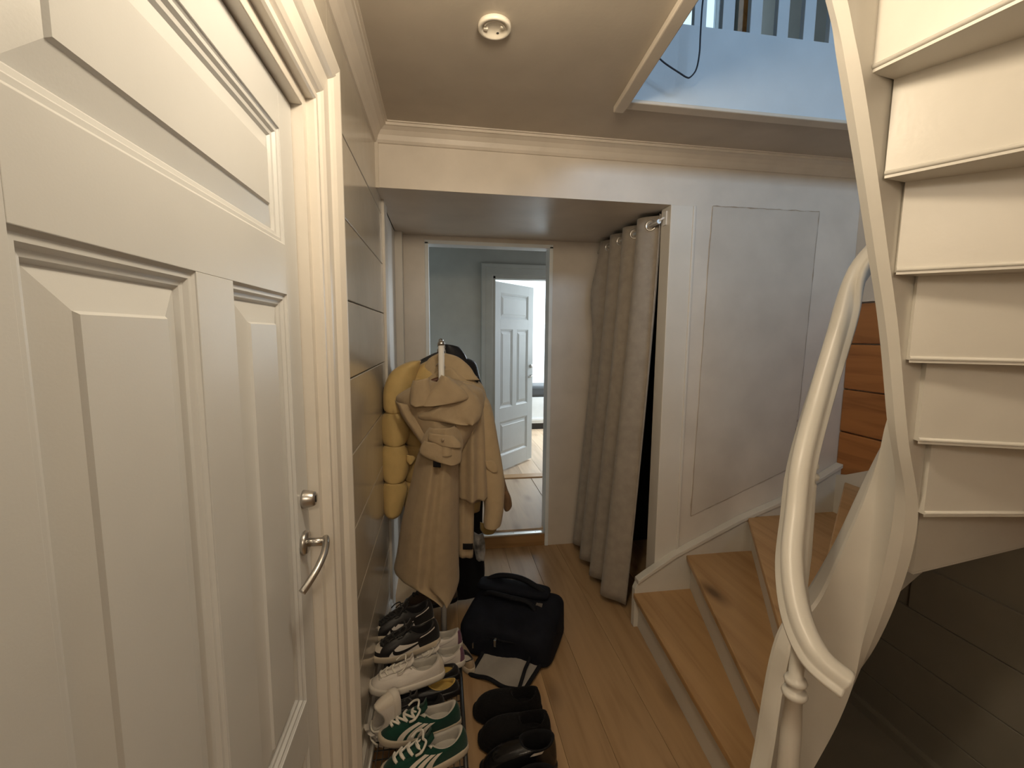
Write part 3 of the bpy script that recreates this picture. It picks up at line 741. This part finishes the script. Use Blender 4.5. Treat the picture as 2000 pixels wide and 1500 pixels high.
sheet('pocket_flap', [(846, 838, 850, 886), (860, 836, 866, 900), (868, 850, 876, 901)], YT-.128, 'trench_fabric', tc, 16, .012, .008, (), .006, 8)
bt = at_y(865, 859, YT-.148)
MB().lathe([(0, 0), (.006, 0), (.006, -.003), (0, -.003)], tuple(bt), 12, 'y').build('button', 'leather_tan', tc)
# collar: two wide lapels
sheet('collar', [(744, 806, 738, 838), (758, 802, 756, 840), (776, 801, 780, 846), (790, 801, 792, 838), (794, 806, 793, 824)], YT-.10, 'trench_fabric', tc, 14, .014, .01, (), .008, 1)
sheet('collar', [(733, 862, 735, 876), (752, 850, 752, 896), (770, 838, 768, 912), (784, 829, 780, 914), (792, 826, 786, 900), (794, 826, 790, 870)], YT-.118, 'trench_fabric', tc, 18, .016, .012, (), .008, 2)
# left sleeve tucked under
sheet('sleeve', [(782, 770, 790, 800), (815, 784, 812, 818), (845, 805, 838, 836), (872, 824, 862, 845)], YT-.03, 'trench_fabric', tc, 14, .03, .02, ((1.2, .005, 1, 1),), .006, 9)

# tan coat behind, its right sleeve in view
Y2 = 2.06
t2 = thing('tan_coat', 'light tan coat behind the trench coat, long sleeve hanging at right', 'coat', (.1, Y2, .5))
hanger(t2, Y2+.02, .005, 1.355, .17, 'black_plastic')
def limb(name, rows, Y, depth, mat, parent, nu=20, puff=0, seed=0, subdiv=5):
    """closed tube: rows (pyl, pxl, pyr, pxr)"""
    rr = spline(rows, subdiv); P = []; n = len(rr)-1; rg = random.Random(seed); ph = rg.uniform(0, 6)
    for i, (la, lx, ra, rx) in enumerate(rr):
        a = at_y(lx, la, Y); b = at_y(rx, ra, Y); c = (a+b)/2; e = (b-a)/2; row = []
        k = 1.0; v = i/n
        for j in range(nu):
            th = 2*pi*j/nu
            w = 1+.03*sin(3*th+ph+v*7)+.02*sin(5*th+v*13)
            row.append(c+e*cos(th)*w+Vector((0, -depth*sin(th)*w*min(1, e.length/depth*1.6), 0)))
        P.append(row)
    m = MB().grid(P, closed_u=True); m.add(P[0], [tuple(range(nu))]); m.add(P[-1], [tuple(range(nu))])
    return m.build(name, mat, parent)
sheet('shoulders', [(722, 852, 716, 892), (738, 820, 734, 920), (756, 800, 756, 945), (800, 800, 800, 955), (880, 810, 880, 955), (980, 830, 980, 945)], Y2, 'tan_fabric', t2, 26, .05, .04, ((2, .008, .5, 1.2),), .006, 1)
limb('sleeve', [(742, 896, 748, 922), (762, 900, 768, 944), (800, 908, 800, 962), (880, 920, 878, 977), (940, 935, 938, 985), (985, 945, 985, 984), (1015, 944, 1012, 980), (1027, 944, 1024, 977)], Y2-.04, .055, 'tan_fabric', t2, seed=3)
sheet('sleeve_strap', [(900, 948, 898, 962), (914, 950, 908, 972), (924, 962, 922, 972)], Y2-.098, 'tan_fabric', t2, 6, .004, 0, (), .005)
sheet('lining', [(1020, 938, 1020, 972), (1034, 938, 1034, 970), (1042, 944, 1040, 966)], Y2, 'olive_fabric', t2, 10, .02, 0, (), .006)
limb('collar', [(716, 846, 716, 858), (722, 842, 722, 880), (735, 838, 735, 890)], Y2, .03, 'tan_fabric', t2)

# mustard puffer jacket
Y3 = 2.12
pj = thing('puffer_jacket', 'mustard yellow quilted puffer jacket hanging next to the left wall', 'jacket', (-.1, Y3, .6))
hanger(pj, Y3+.05, .005, 1.36, .17, 'black_plastic')
segs = [(722, 792, 758, 806, 742, 799), (742, 800, 750, 803, 745, 803), (800, 868, 745, 796, 744, 797), (868, 938, 745, 796, 745, 796), (938, 1008, 746, 793, 751, 782)]
ps = [(706, 800, 704, 822), (714, 780, 720, 818), (730, 760, 738, 812), (760, 748, 762, 806), (790, 747, 790, 798), (801, 750, 801, 793), (804, 756, 804, 786), (807, 750, 807, 793), (820, 744, 820, 798), (845, 743, 845, 801), (864, 749, 864, 794), (867, 756, 867, 786), (870, 750, 870, 793), (885, 744, 885, 798), (912, 744, 912, 800), (934, 749, 934, 793), (938, 756, 938, 785), (942, 750, 942, 793), (955, 745, 955, 797), (975, 746, 975, 792), (998, 750, 998, 785), (1008, 758, 1008, 778)]
limb('sleeve', ps, Y3-.05, .06, 'puffer_fabric', pj, seed=1, subdiv=4)
bs = [(735, 790, 735, 920), (760, 784, 760, 940), (790, 790, 790, 950), (803, 796, 803, 945), (815, 788, 815, 950), (860, 788, 860, 950), (868, 795, 868, 945), (880, 788, 880, 950), (930, 790, 930, 946), (939, 796, 939, 940), (950, 788, 950, 942), (995, 792, 995, 935)]
limb('body', bs, Y3, .085, 'puffer_inner', pj, 28, seed=2, subdiv=4)
limb('hood', [(700, 850, 698, 862), (708, 828, 706, 884), (722, 808, 722, 908), (738, 796, 740, 926), (752, 790, 756, 936)], Y3-.01, .075, 'puffer_fabric', pj, 24, seed=5)
limb('collar', [(690, 856, 690, 872), (700, 838, 698, 896), (718, 826, 720, 920), (740, 822, 742, 938)], Y3-.06, .03, 'tan_fabric', pj, 20, seed=6)
sheet('pocket_flap', [(888, 794, 890, 806), (900, 794, 895, 812), (908, 800, 905, 806)], Y3-.09, 'puffer_fabric', pj, 6, .006, 0, (), .006)

# black leather jacket and a grey jacket further back
Y4 = 2.46
lj = thing('leather_jacket', 'black leather jacket with upturned collar behind the yellow puffer', 'jacket', (.05, Y4, .7))
hanger(lj, Y4+.01, .005, 1.385, .17, 'black_plastic')
limb('collar', [(672, 868, 674, 884), (680, 858, 680, 900), (700, 852, 700, 912), (712, 848, 712, 914)], Y4, .04, 'leather_black', lj, 18, seed=4)
limb('body', [(698, 850, 698, 905), (708, 830, 708, 928), (735, 812, 738, 940), (765, 805, 768, 946), (820, 806, 820, 948), (960, 812, 960, 946)], Y4+.02, .07, 'leather_black', lj, 24, seed=8)
Y5 = 2.62
gj = thing('grey_jacket', 'dull grey jacket at the back of the coat rack', 'jacket', (0, Y5, .7))
hanger(gj, Y5, .005, 1.385, .17, 'black_plastic')
limb('body', [(700, 842, 700, 880), (712, 806, 712, 910), (725, 788, 725, 922), (760, 782, 760, 930), (960, 786, 960, 930)], Y5, .06, 'grey_fabric', gj, 22, seed=9)
limb('sleeve', [(712, 790, 712, 808), (740, 782, 740, 804), (800, 779, 800, 803), (900, 778, 900, 802), (960, 780, 960, 800)], Y5-.05, .035, 'grey_fabric', gj, 14, seed=10)
Y6 = 2.34
bc = thing('black_coat', 'long black coat hanging low behind the beige trench coat', 'coat', (.12, Y6, .3))
hanger(bc, Y6+.03, .005, 1.375, .16, 'black_plastic')
limb('body', [(735, 840, 735, 905), (760, 815, 760, 935), (900, 812, 900, 945), (1050, 815, 1050, 940), (1120, 820, 1120, 946), (1160, 826, 1160, 940)], Y6, .06, 'black_fabric', bc, 22, seed=11)
sheet('cuff', [(960, 978, 958, 992), (975, 982, 972, 998), (992, 984, 988, 1000), (998, 986, 994, 996)], Y6-.03, 'brown_cuff', bc, 8, .02, 0, (), .01)
limb('sleeve', [(780, 922, 780, 948), (860, 940, 860, 968), (930, 962, 930, 984), (965, 972, 963, 994)], Y6-.02, .03, 'brown_cuff', bc, 14, seed=12)

fabric('knit_grey', (.30, .29, .28), .9, .75, 120, .5)
sc = sheet('scarf', [(1040, 926, 1042, 944), (1056, 924, 1058, 947), (1072, 926, 1076, 948), (1092, 930, 1094, 946)], 2.22, 'knit_grey', None, 10, .02, 0, ((1.2, .008, 1, 1),), .012, 4)
tag(sc, 'grey and white knitted scarf end showing below the tan coat sleeve', 'scarf')

# ================================================================== shoes
def shoe_geo(L=.27, W=.10, h=.085, z0=.022, rimx=.27, rima=.21, rimw=.30, dip=.28, toe=.05):
    def outline(a, o=0):
        t = (1+cos(a))/2; s_ = abs(sin(a))
        g = .78+.24*(1/(1+math.exp(-(t-.5)*9)))
        w = (W/2)*s_**.72*g
        return Vector((L*t+o*cos(a), (w+o*s_)*(1 if sin(a) >= 0 else -1), 0))
    def rim(a):
        c_, s_ = cos(a), sin(a)
        z = h*(1-dip*s_*s_ - .04*max(0, c_))
        return Vector((L*rimx+L*rima*c_, W*rimw*s_, z))
    def S(a, v, o=0):
        p0 = outline(a)+Vector((0, 0, z0)); p2 = rim(a); c_ = max(0, cos(a))
        k = lerp(.02, .10, c_)
        p1 = p0.lerp(p2, k); p1.z = z0+lerp((p2.z-z0)*.72, toe, c_**1.5)
        p = p0*(1-v)**2+p1*2*v*(1-v)+p2*v*v
        if o:
            c = Vector((lerp(L*.5, L*rimx, v*.6), 0, z0)); d = (p-c); d.z *= 1.0+c_; p = p+d.normalized()*o
        return p
    return outline, rim, S
def patch(S, corners, nu=10, nv=4, o=.0018):
    (a0, v0), (a1, v1), (a2, v2), (a3, v3) = corners; P = []
    for i in range(nv+1):
        t = i/nv; row = []
        for j in range(nu+1):
            u = j/nu
            a = lerp(lerp(a0, a1, u), lerp(a3, a2, u), t); v = lerp(lerp(v0, v1, u), lerp(v3, v2, u), t)
            row.append(S(a, v, o))
        P.append(row)
    return MB().grid(P)
def band(S, pts, o=.0022):
    P = []
    for a, v, w in spline(pts, 5):
        P.append([S(a, v-w, o), S(a, v, o*1.2), S(a, v+w, o)])
    return MB().grid(P)
def make_shoe(name, label, heel, z, deg, group=None, g={}, mats={}, style='', pitch=0, roll=0, mirror=1):
    outline, rim, S = shoe_geo(**g); L = g.get('L', .27); W = g.get('W', .10); z0 = g.get('z0', .022); h = g.get('h', .085)
    r_ = thing(name, label, 'shoe', heel if isinstance(heel, Vector) else at_z(*heel, z), (roll, pitch, R(deg)), group)
    up, so_, li = mats['upper'], mats['sole'], mats.get('lining', 'shoe_lining')
    n = 44; A = [2*pi*i/n for i in range(n)]
    def fl(m):
        if mirror < 0:
            for v in m.v: v.y = -v.y
        return m
    # sole
    rows = [[outline(a, o)+Vector((0, 0, zz_+.010*max(0, cos(a))**3)) for a in A] for o, zz_ in ((-.006, 0), (.002, .003), (.0045, .010), (.004, z0), (.0015, z0+.006), (-.006, z0+.006))]
    m = MB().grid(rows, closed_u=True); m.add(rows[0], [tuple(range(n))])
    fl(m).build('sole', so_, r_, local=True)
    # upper
    rows = [[S(a, v/9) for a in A] for v in range(10)]
    fl(MB().grid(rows, closed_u=True)).build('upper', up, r_, local=True)
    # padded collar and lining
    def inn(a, k, zz_): p = rim(a); c = Vector((L*g.get('rimx', .27), 0, 0)); q = c+(Vector((p.x, p.y, 0))-c)*k; q.z = zz_ if zz_ is not None else p.z; return q
    rows = [[rim(a)+Vector((0, 0, -.004)) for a in A], [inn(a, 1.02, None)+Vector((0, 0, .002)) for a in A], [inn(a, .92, None)+Vector((0, 0, .002)) for a in A], [inn(a, .82, None)+Vector((0, 0, -.006)) for a in A],
            [inn(a, .86, lerp(rim(a).z, z0+.008, .6)) for a in A], [inn(a, .9, z0+.012) for a in A]]
    m = MB().grid(rows, closed_u=True)
    fl(m).build('lining', li, r_, local=True)
    m = MB().add(rows[-1], [tuple(range(n))]); fl(m).build('insole', mats.get('insole', li), r_, local=True)
    if style in ('loafer', 'slipper'): 
        return r_, S
    # tongue and laces
    f = S(0, .86); P = []
    for i in range(7):
        t = i/6
        b = S(0, lerp(.45, 1.0, t), .004) if t < .75 else S(0, 1.0, .004)+Vector((-.018*(t-.75)/.25-.0, 0, .026*(t-.75)/.25))
        wv = lerp(.016, .024, t)
        P.append([b+Vector((0, wv*q, -abs(q)**2*.006)) for q in (-1, -.6, -.2, .2, .6, 1)])
    fl(MB().shell([[p for p in row] for row in P], .0015)).build('tongue', mats.get('tongue', up), r_, local=True)
    lw = g.get('_', 0) or mats.get('lace_r', .0035)
    m = MB()
    for i in range(5):
        v = lerp(.50, .97, i/4); a = lerp(.30, .78, i/4)
        p, q = S(a, v, .004), S(-a, v, .004); md_ = S(0, v, .009)
        m.tube(spline([tuple(p), tuple(md_.lerp(p, .4)), tuple(md_.lerp(q, .4)), tuple(q)], 3), lw, 6)
        if i < 4:
            q2 = S(-lerp(.30, .78, (i+1)/4), lerp(.50, .97, (i+1)/4), .005); m.tube([p, md_.lerp(S(0, lerp(.5, .97, (i+.5)/4), .010), .5), q2], lw*.8, 6)
    b = S(0, .96, .012)
    for sg in (-1, 1):
        m.tube(spline([tuple(b), tuple(b+Vector((-.005, sg*.022, .008))), tuple(b+Vector((.012, sg*.038, -.004))), tuple(b+Vector((.03, sg*.034, -.014)))], 4), lw*.8, 6)
    fl(m).build('laces', mats.get('laces', 'lace_white'), r_, local=True)
    # eyestays
    for sg in (-1, 1):
        fl(patch(S, [(sg*.22, .42), (sg*.72, .98), (sg*1.15, .98), (sg*.52, .42)], 8, 4, .0016)).build('eyestay', mats.get('eyestay', up), r_, local=True)
    fl(patch(S, [(pi-.6, .0), (pi+.6, .0), (pi+.5, .97), (pi-.5, .97)], 8, 6, .0018)).build('heel_tab', mats.get('heel', up), r_, local=True)
    if style == 'stripes':
        for sg in (-1, 1):
            for i in range(3):
                a = 1.02+.26*i
                fl(patch(S, [(sg*(a-.08), .02), (sg*(a+.09), .02), (sg*(a+.06), .82), (sg*(a-.13), .82)], 4, 8, .0024)).build('stripe', 'leather_cream', r_, local=True)
    if style == 'swoosh':
        fl(patch(S, [(-.75, .0), (.75, .0), (.62, .24), (-.62, .24)], 20, 3, .0020)).build('toe_cap', 'leather_shoe_black', r_, local=True)
        fl(patch(S, [(-.5, .26), (.5, .26), (.36, .44), (-.36, .44)], 12, 3, .0022)).build('vamp', 'leather_cream', r_, local=True)
        for sg in (-1, 1):
            fl(patch(S, [(sg*.95, .06), (sg*1.9, .06), (sg*1.75, .50), (sg*1.05, .56)], 14, 5, .0018)).build('side_panel', 'leather_white', r_, local=True)
            fl(band(S, [(sg*.98, .40, .03), (sg*1.12, .22, .07), (sg*1.35, .20, .09), (sg*1.7, .34, .07), (sg*2.05, .50, .04), (sg*2.4, .64, .012)], .0034)).build('swoosh', 'leather_shoe_black', r_, local=True)
            fl(patch(S, [(sg*1.7, .70), (sg*2.5, .72), (sg*2.5, .82), (sg*1.7, .80)], 8, 2, .0022)).build('collar_stripe', 'leather_white', r_, local=True)
            fl(patch(S, [(sg*2.3, .15), (sg*2.62, .15), (sg*2.62, .6), (sg*2.5, .6)], 4, 5, .0022)).build('heel_panel', 'leather_shoe_black', r_, local=True)
    if style == 'plain':
        for sg in (-1, 1):
            fl(band(S, [(sg*.9, .12, .012), (sg*1.3, .22, .014), (sg*1.8, .40, .014), (sg*2.3, .62, .010)], .002)).build('side_seam', mats.get('heel', up), r_, local=True)
    return r_, S
GW = dict(upper='leather_white', sole='sole_white', lining='shoe_lining', heel='leather_cream', laces='lace_white')
GB = dict(upper='leather_shoe_black', sole='sole_gum', lining='leather_shoe_black', heel='leather_shoe_black', laces='lace_black', tongue='leather_shoe_black', eyestay='leather_shoe_black')
GG = dict(upper='suede_green', sole='sole_gum', lining='shoe_lining', heel='suede_green', laces='lace_white', lace_r=.0048, tongue='suede_green')
GP = dict(upper='leather_white', sole='sole_white', lining='shoe_lining', heel='purple_patch', laces='lace_white')
GK = dict(upper='leather_shoe_black', sole='black_plastic', lining='black_fabric', laces='lace_black', heel='leather_shoe_black')
gp = 'shoes lined up on the shoe rack'
make_shoe('green_sneaker', 'green suede sneaker with white stripes, nearest on the shoe rack', (912, 1462), SHZ, 195, gp, dict(L=.275, W=.10, h=.088), GG, 'stripes')
make_shoe('green_sneaker', 'green suede sneaker with white stripes, second from the near end of the rack', (899, 1412), SHZ, 187, gp, dict(L=.275, W=.10, h=.088), GG, 'stripes', mirror=-1)
make_shoe('black_lace_shoe', 'black lace-up shoe between the white and green sneakers', (868, 1388), SHZ, 187, gp, dict(L=.23, W=.068, h=.07), GK, '')
make_shoe('loafer', 'black slip-on shoe with yellow insole, nearer of two', (897, 1352), SHZ, 182, gp, dict(L=.25, W=.085, h=.055, dip=.25, toe=.035), dict(upper='leather_shoe_black', sole='black_plastic', lining='insole_yellow', insole='insole_yellow'), 'loafer')
make_shoe('loafer', 'black slip-on shoe with yellow insole, farther of two', (897, 1322), SHZ, 182, gp, dict(L=.25, W=.085, h=.055, dip=.25, toe=.035), dict(upper='leather_shoe_black', sole='black_plastic', lining='leather_shoe_black', insole='insole_yellow'), 'loafer')
make_shoe('white_sneaker', 'white leather lace-up sneaker resting on the slip-on shoes', (867, 1318), SHZ+.075, 190, gp, dict(L=.27, W=.098, h=.085), GW, 'plain')
make_shoe('purple_heel_sneaker', 'white sneaker with purple heel patch, nearer of the pair', (907, 1296), SHZ, 183, gp, dict(L=.25, W=.09, h=.085), GP, 'plain')
make_shoe('purple_heel_sneaker', 'white sneaker with purple heel patch, farther of the pair', (902, 1262), SHZ, 183, gp, dict(L=.25, W=.09, h=.085), GP, 'plain', mirror=-1)
make_shoe('black_white_sneaker', 'black and white sneaker with curved side mark, nearer of the pair', (858, 1252), SHZ+.085, 197, gp, dict(L=.275, W=.10, h=.105), GB, 'swoosh')
make_shoe('black_white_sneaker', 'black and white sneaker, farther and higher of the pair', (846, 1212), SHZ+.095, 200, gp, dict(L=.275, W=.10, h=.105), GB, 'swoosh', mirror=-1)
ws_, _S = make_shoe('white_sneaker', 'white sneaker standing heel up against the wall beside the green pair', Vector((-.155, 1.43, .285)), 0, 0, gp, dict(L=.25, W=.098, h=.085), GW, 'plain')
_x = Vector((-.15, .24, -.93)).normalized(); _z = Vector((-.72, -.62, .10)); _z = (_z-_x*_z.dot(_x)).normalized(); _y = _z.cross(_x)
ws_.rotation_euler = Matrix(((_x.x, _y.x, _z.x), (_x.y, _y.y, _z.y), (_x.z, _y.z, _z.z))).to_euler()
make_shoe('pale_sneaker', 'pale pinkish sneaker on the floor under the rack, below the green pair', Vector((.082, 1.245, 0)), 0, 184, gp, dict(L=.26, W=.09, h=.085), dict(GW, upper='leather_cream'), 'plain')
gb_ = 'dark shoes under the coats'
make_shoe('brown_suede_shoe', 'dark brown suede shoe under the coats, next to the wall', (845, 1210), SHZ, 195, gb_, dict(L=.26, W=.095, h=.09), dict(upper='suede_brown', sole='black_plastic', lining='black_fabric', laces='lace_black'), '')
make_shoe('brown_suede_shoe', 'dark brown suede shoe under the coats, beside the backpack', (893, 1172), SHZ, 186, gb_, dict(L=.26, W=.095, h=.09), dict(upper='suede_brown', sole='black_plastic', lining='black_fabric', laces='lace_black'), '', mirror=-1)
make_shoe('beige_sandal', 'beige and black flat shoe half hidden behind the backpack', Vector((.125, 1.80, 0)), 0, 112, None, dict(L=.19, W=.075, h=.06, dip=.3), dict(upper='leather_tan', sole='sole_gum', lining='leather_shoe_black', insole='leather_cream'), 'loafer')
# fluffy slippers and black boots on the floor
gs = 'black footwear on the floor'
FS = dict(L=.27, W=.115, h=.10, dip=.2, toe=.085, rimw=.33); FM = dict(upper='fluff_black', sole='fluff_black', lining='fluff_black')
make_shoe('fluffy_slipper', 'black fluffy slipper on the floor, next to the grey flap', Vector((.385, 1.565, 0)), 0, 176, gs, FS, FM, 'slipper')
make_shoe('fluffy_slipper', 'black fluffy slipper on the floor, between the other slipper and the boots', Vector((.395, 1.452, 0)), 0, 179, gs, FS, FM, 'slipper')
BS = dict(L=.265, W=.10, h=.125, dip=.08, toe=.07, rimw=.40, rima=.23)
make_shoe('ankle_boot', 'black glossy ankle boot at the bottom edge of the view', Vector((.355, 1.215, 0)), 0, 181, gs, BS, dict(upper='patent_black', sole='black_plastic', lining='black_fabric'), 'loafer')
bo, S_ = make_shoe('ankle_boot', 'black ankle boot with small white pull label', Vector((.385, 1.332, 0)), 0, 178, gs, BS, dict(upper='patent_black', sole='black_plastic', lining='black_fabric'), 'loafer')
pl = patch(S_, [(1.55, .72), (2.0, .72), (2.0, .86), (1.55, .86)], 4, 2, .003).build('pull_label', 'leather_cream', bo, local=True)

# ================================================================== backpack
bk = thing('backpack', 'dark navy backpack lying on the wooden floor with an open grey flap', 'backpack', (.345, 2.0, 0), (0, 0, R(-25)))
def pillow(sx, sy, sz, cx=0, cy=0, cz=0, e=.28, n=28, m_=14, taper=0):
    rows = []
    sg = lambda c_, p: (abs(c_)**p)*(1 if c_ >= 0 else -1)
    for i in range(m_+1):
        ph = -pi/2+pi*i/m_
        rows.append([Vector((cx+sx*sg(cos(ph), e)*sg(cos(2*pi*j/n), e)*(1-taper*sin(ph)), cy+sy*sg(cos(ph), e)*sg(sin(2*pi*j/n), e)*(1-taper*sin(ph)), cz+sz*sg(sin(ph), e))) for j in range(n)])
    return MB().grid(rows, closed_u=True)
m = pillow(.225, .165, .115, 0, 0, .115, .30, 44, 22, .10)
for v in m.v:
    k_ = v.z/.23; v.z *= .80+.16*(v.y/.185)-.10*max(0, v.x/.235)**2; v.z += .007*sin(v.x*23+v.y*15)*k_; v.z -= .022*k_*math.exp(-((v.x-.02)/.07)**2-((v.y+.06)/.06)**2); v.y += .012*sin(v.x*19+v.z*20); v.x += .03*(v.y/.185)*.5
m.build('body', 'navy_fabric', bk, local=True)
m = pillow(.19, .055, .016, -.03, .10, .206, .4, 30, 10); m.build('top_flap', 'navy_fabric', bk, local=True)
m = MB().tube(spline([(-.17, .03, .18), (-.13, .02, .208), (-.02, .0, .214), (.07, -.005, .208), (.11, -.01, .17)], 5), [.012]*21, 8)
m.build('padded_handle', 'strap_fabric', bk, local=True)
m = MB().tube(spline([(-.20, .12, .20), (-.12, .14, .235), (.0, .13, .245), (.10, .10, .225), (.15, .09, .19)], 5), [.014]*21, 8)
m.build('shoulder_strap', 'strap_fabric', bk, local=True)
m = MB().box((.105, .02, .176), (.135, .04, .186)); m.build('label_tag', 'grey_fabric', bk, local=True)
m = MB().tube([(-.224, -.06, .10), (-.19, -.148, .105), (.0, -.168, .105), (.19, -.148, .10), (.224, -.04, .10)], .0035, 6); m.build('zip', 'strap_fabric', bk, local=True)
m = MB().box((-.045, -.182, .08), (-.035, -.164, .112)); m.build('zip_pull', 'steel', bk, local=True)
m = MB().box((-.15, -.182, .05), (-.144, -.164, .075)); m.build('zip_pull', 'steel', bk, local=True)
# open flap on the floor: grey lining with black piping
q = [at_z(958, 1262, .012), at_z(918, 1314, .012), at_z(1022, 1354, .012), at_z(1064, 1290, .012)]
Minv = (Matrix.Translation((.345, 2.0, 0)) @ Matrix.Rotation(R(-25), 4, 'Z')).inverted()
q = [Minv @ p for p in q]
P = []
for i in range(9):
    a = q[0].lerp(q[1], i/8); b = q[3].lerp(q[2], i/8)
    P.append([a.lerp(b, j/12)+Vector((0, 0, .006*sin(j*.9+i*.5)+.03*(1-i/8)**2)) for j in range(13)])
m = MB().grid(P); fo = m.build('flap_lining', 'lining_grey', bk, local=True)
md = fo.modifiers.new('t', 'SOLIDIFY'); md.thickness = .004
ed = [P[i][0] for i in range(9)]+P[8][1:]+[P[i][12] for i in range(7, -1, -1)]
m = MB().tube(spline([tuple(p) for p in ed], 2), .009, 8); m.build('flap_piping', 'strap_fabric', bk, local=True)
m = MB().tube([tuple(P[0][10]+Vector((0, 0, .03))), tuple(P[4][10]+Vector((0, -.0, .02))), tuple(P[8][11])], .008, 8); m.build('flap_strap', 'strap_fabric', bk, local=True)
for o in bpy.data.objects:
    if '_base' in o: del o['_base']
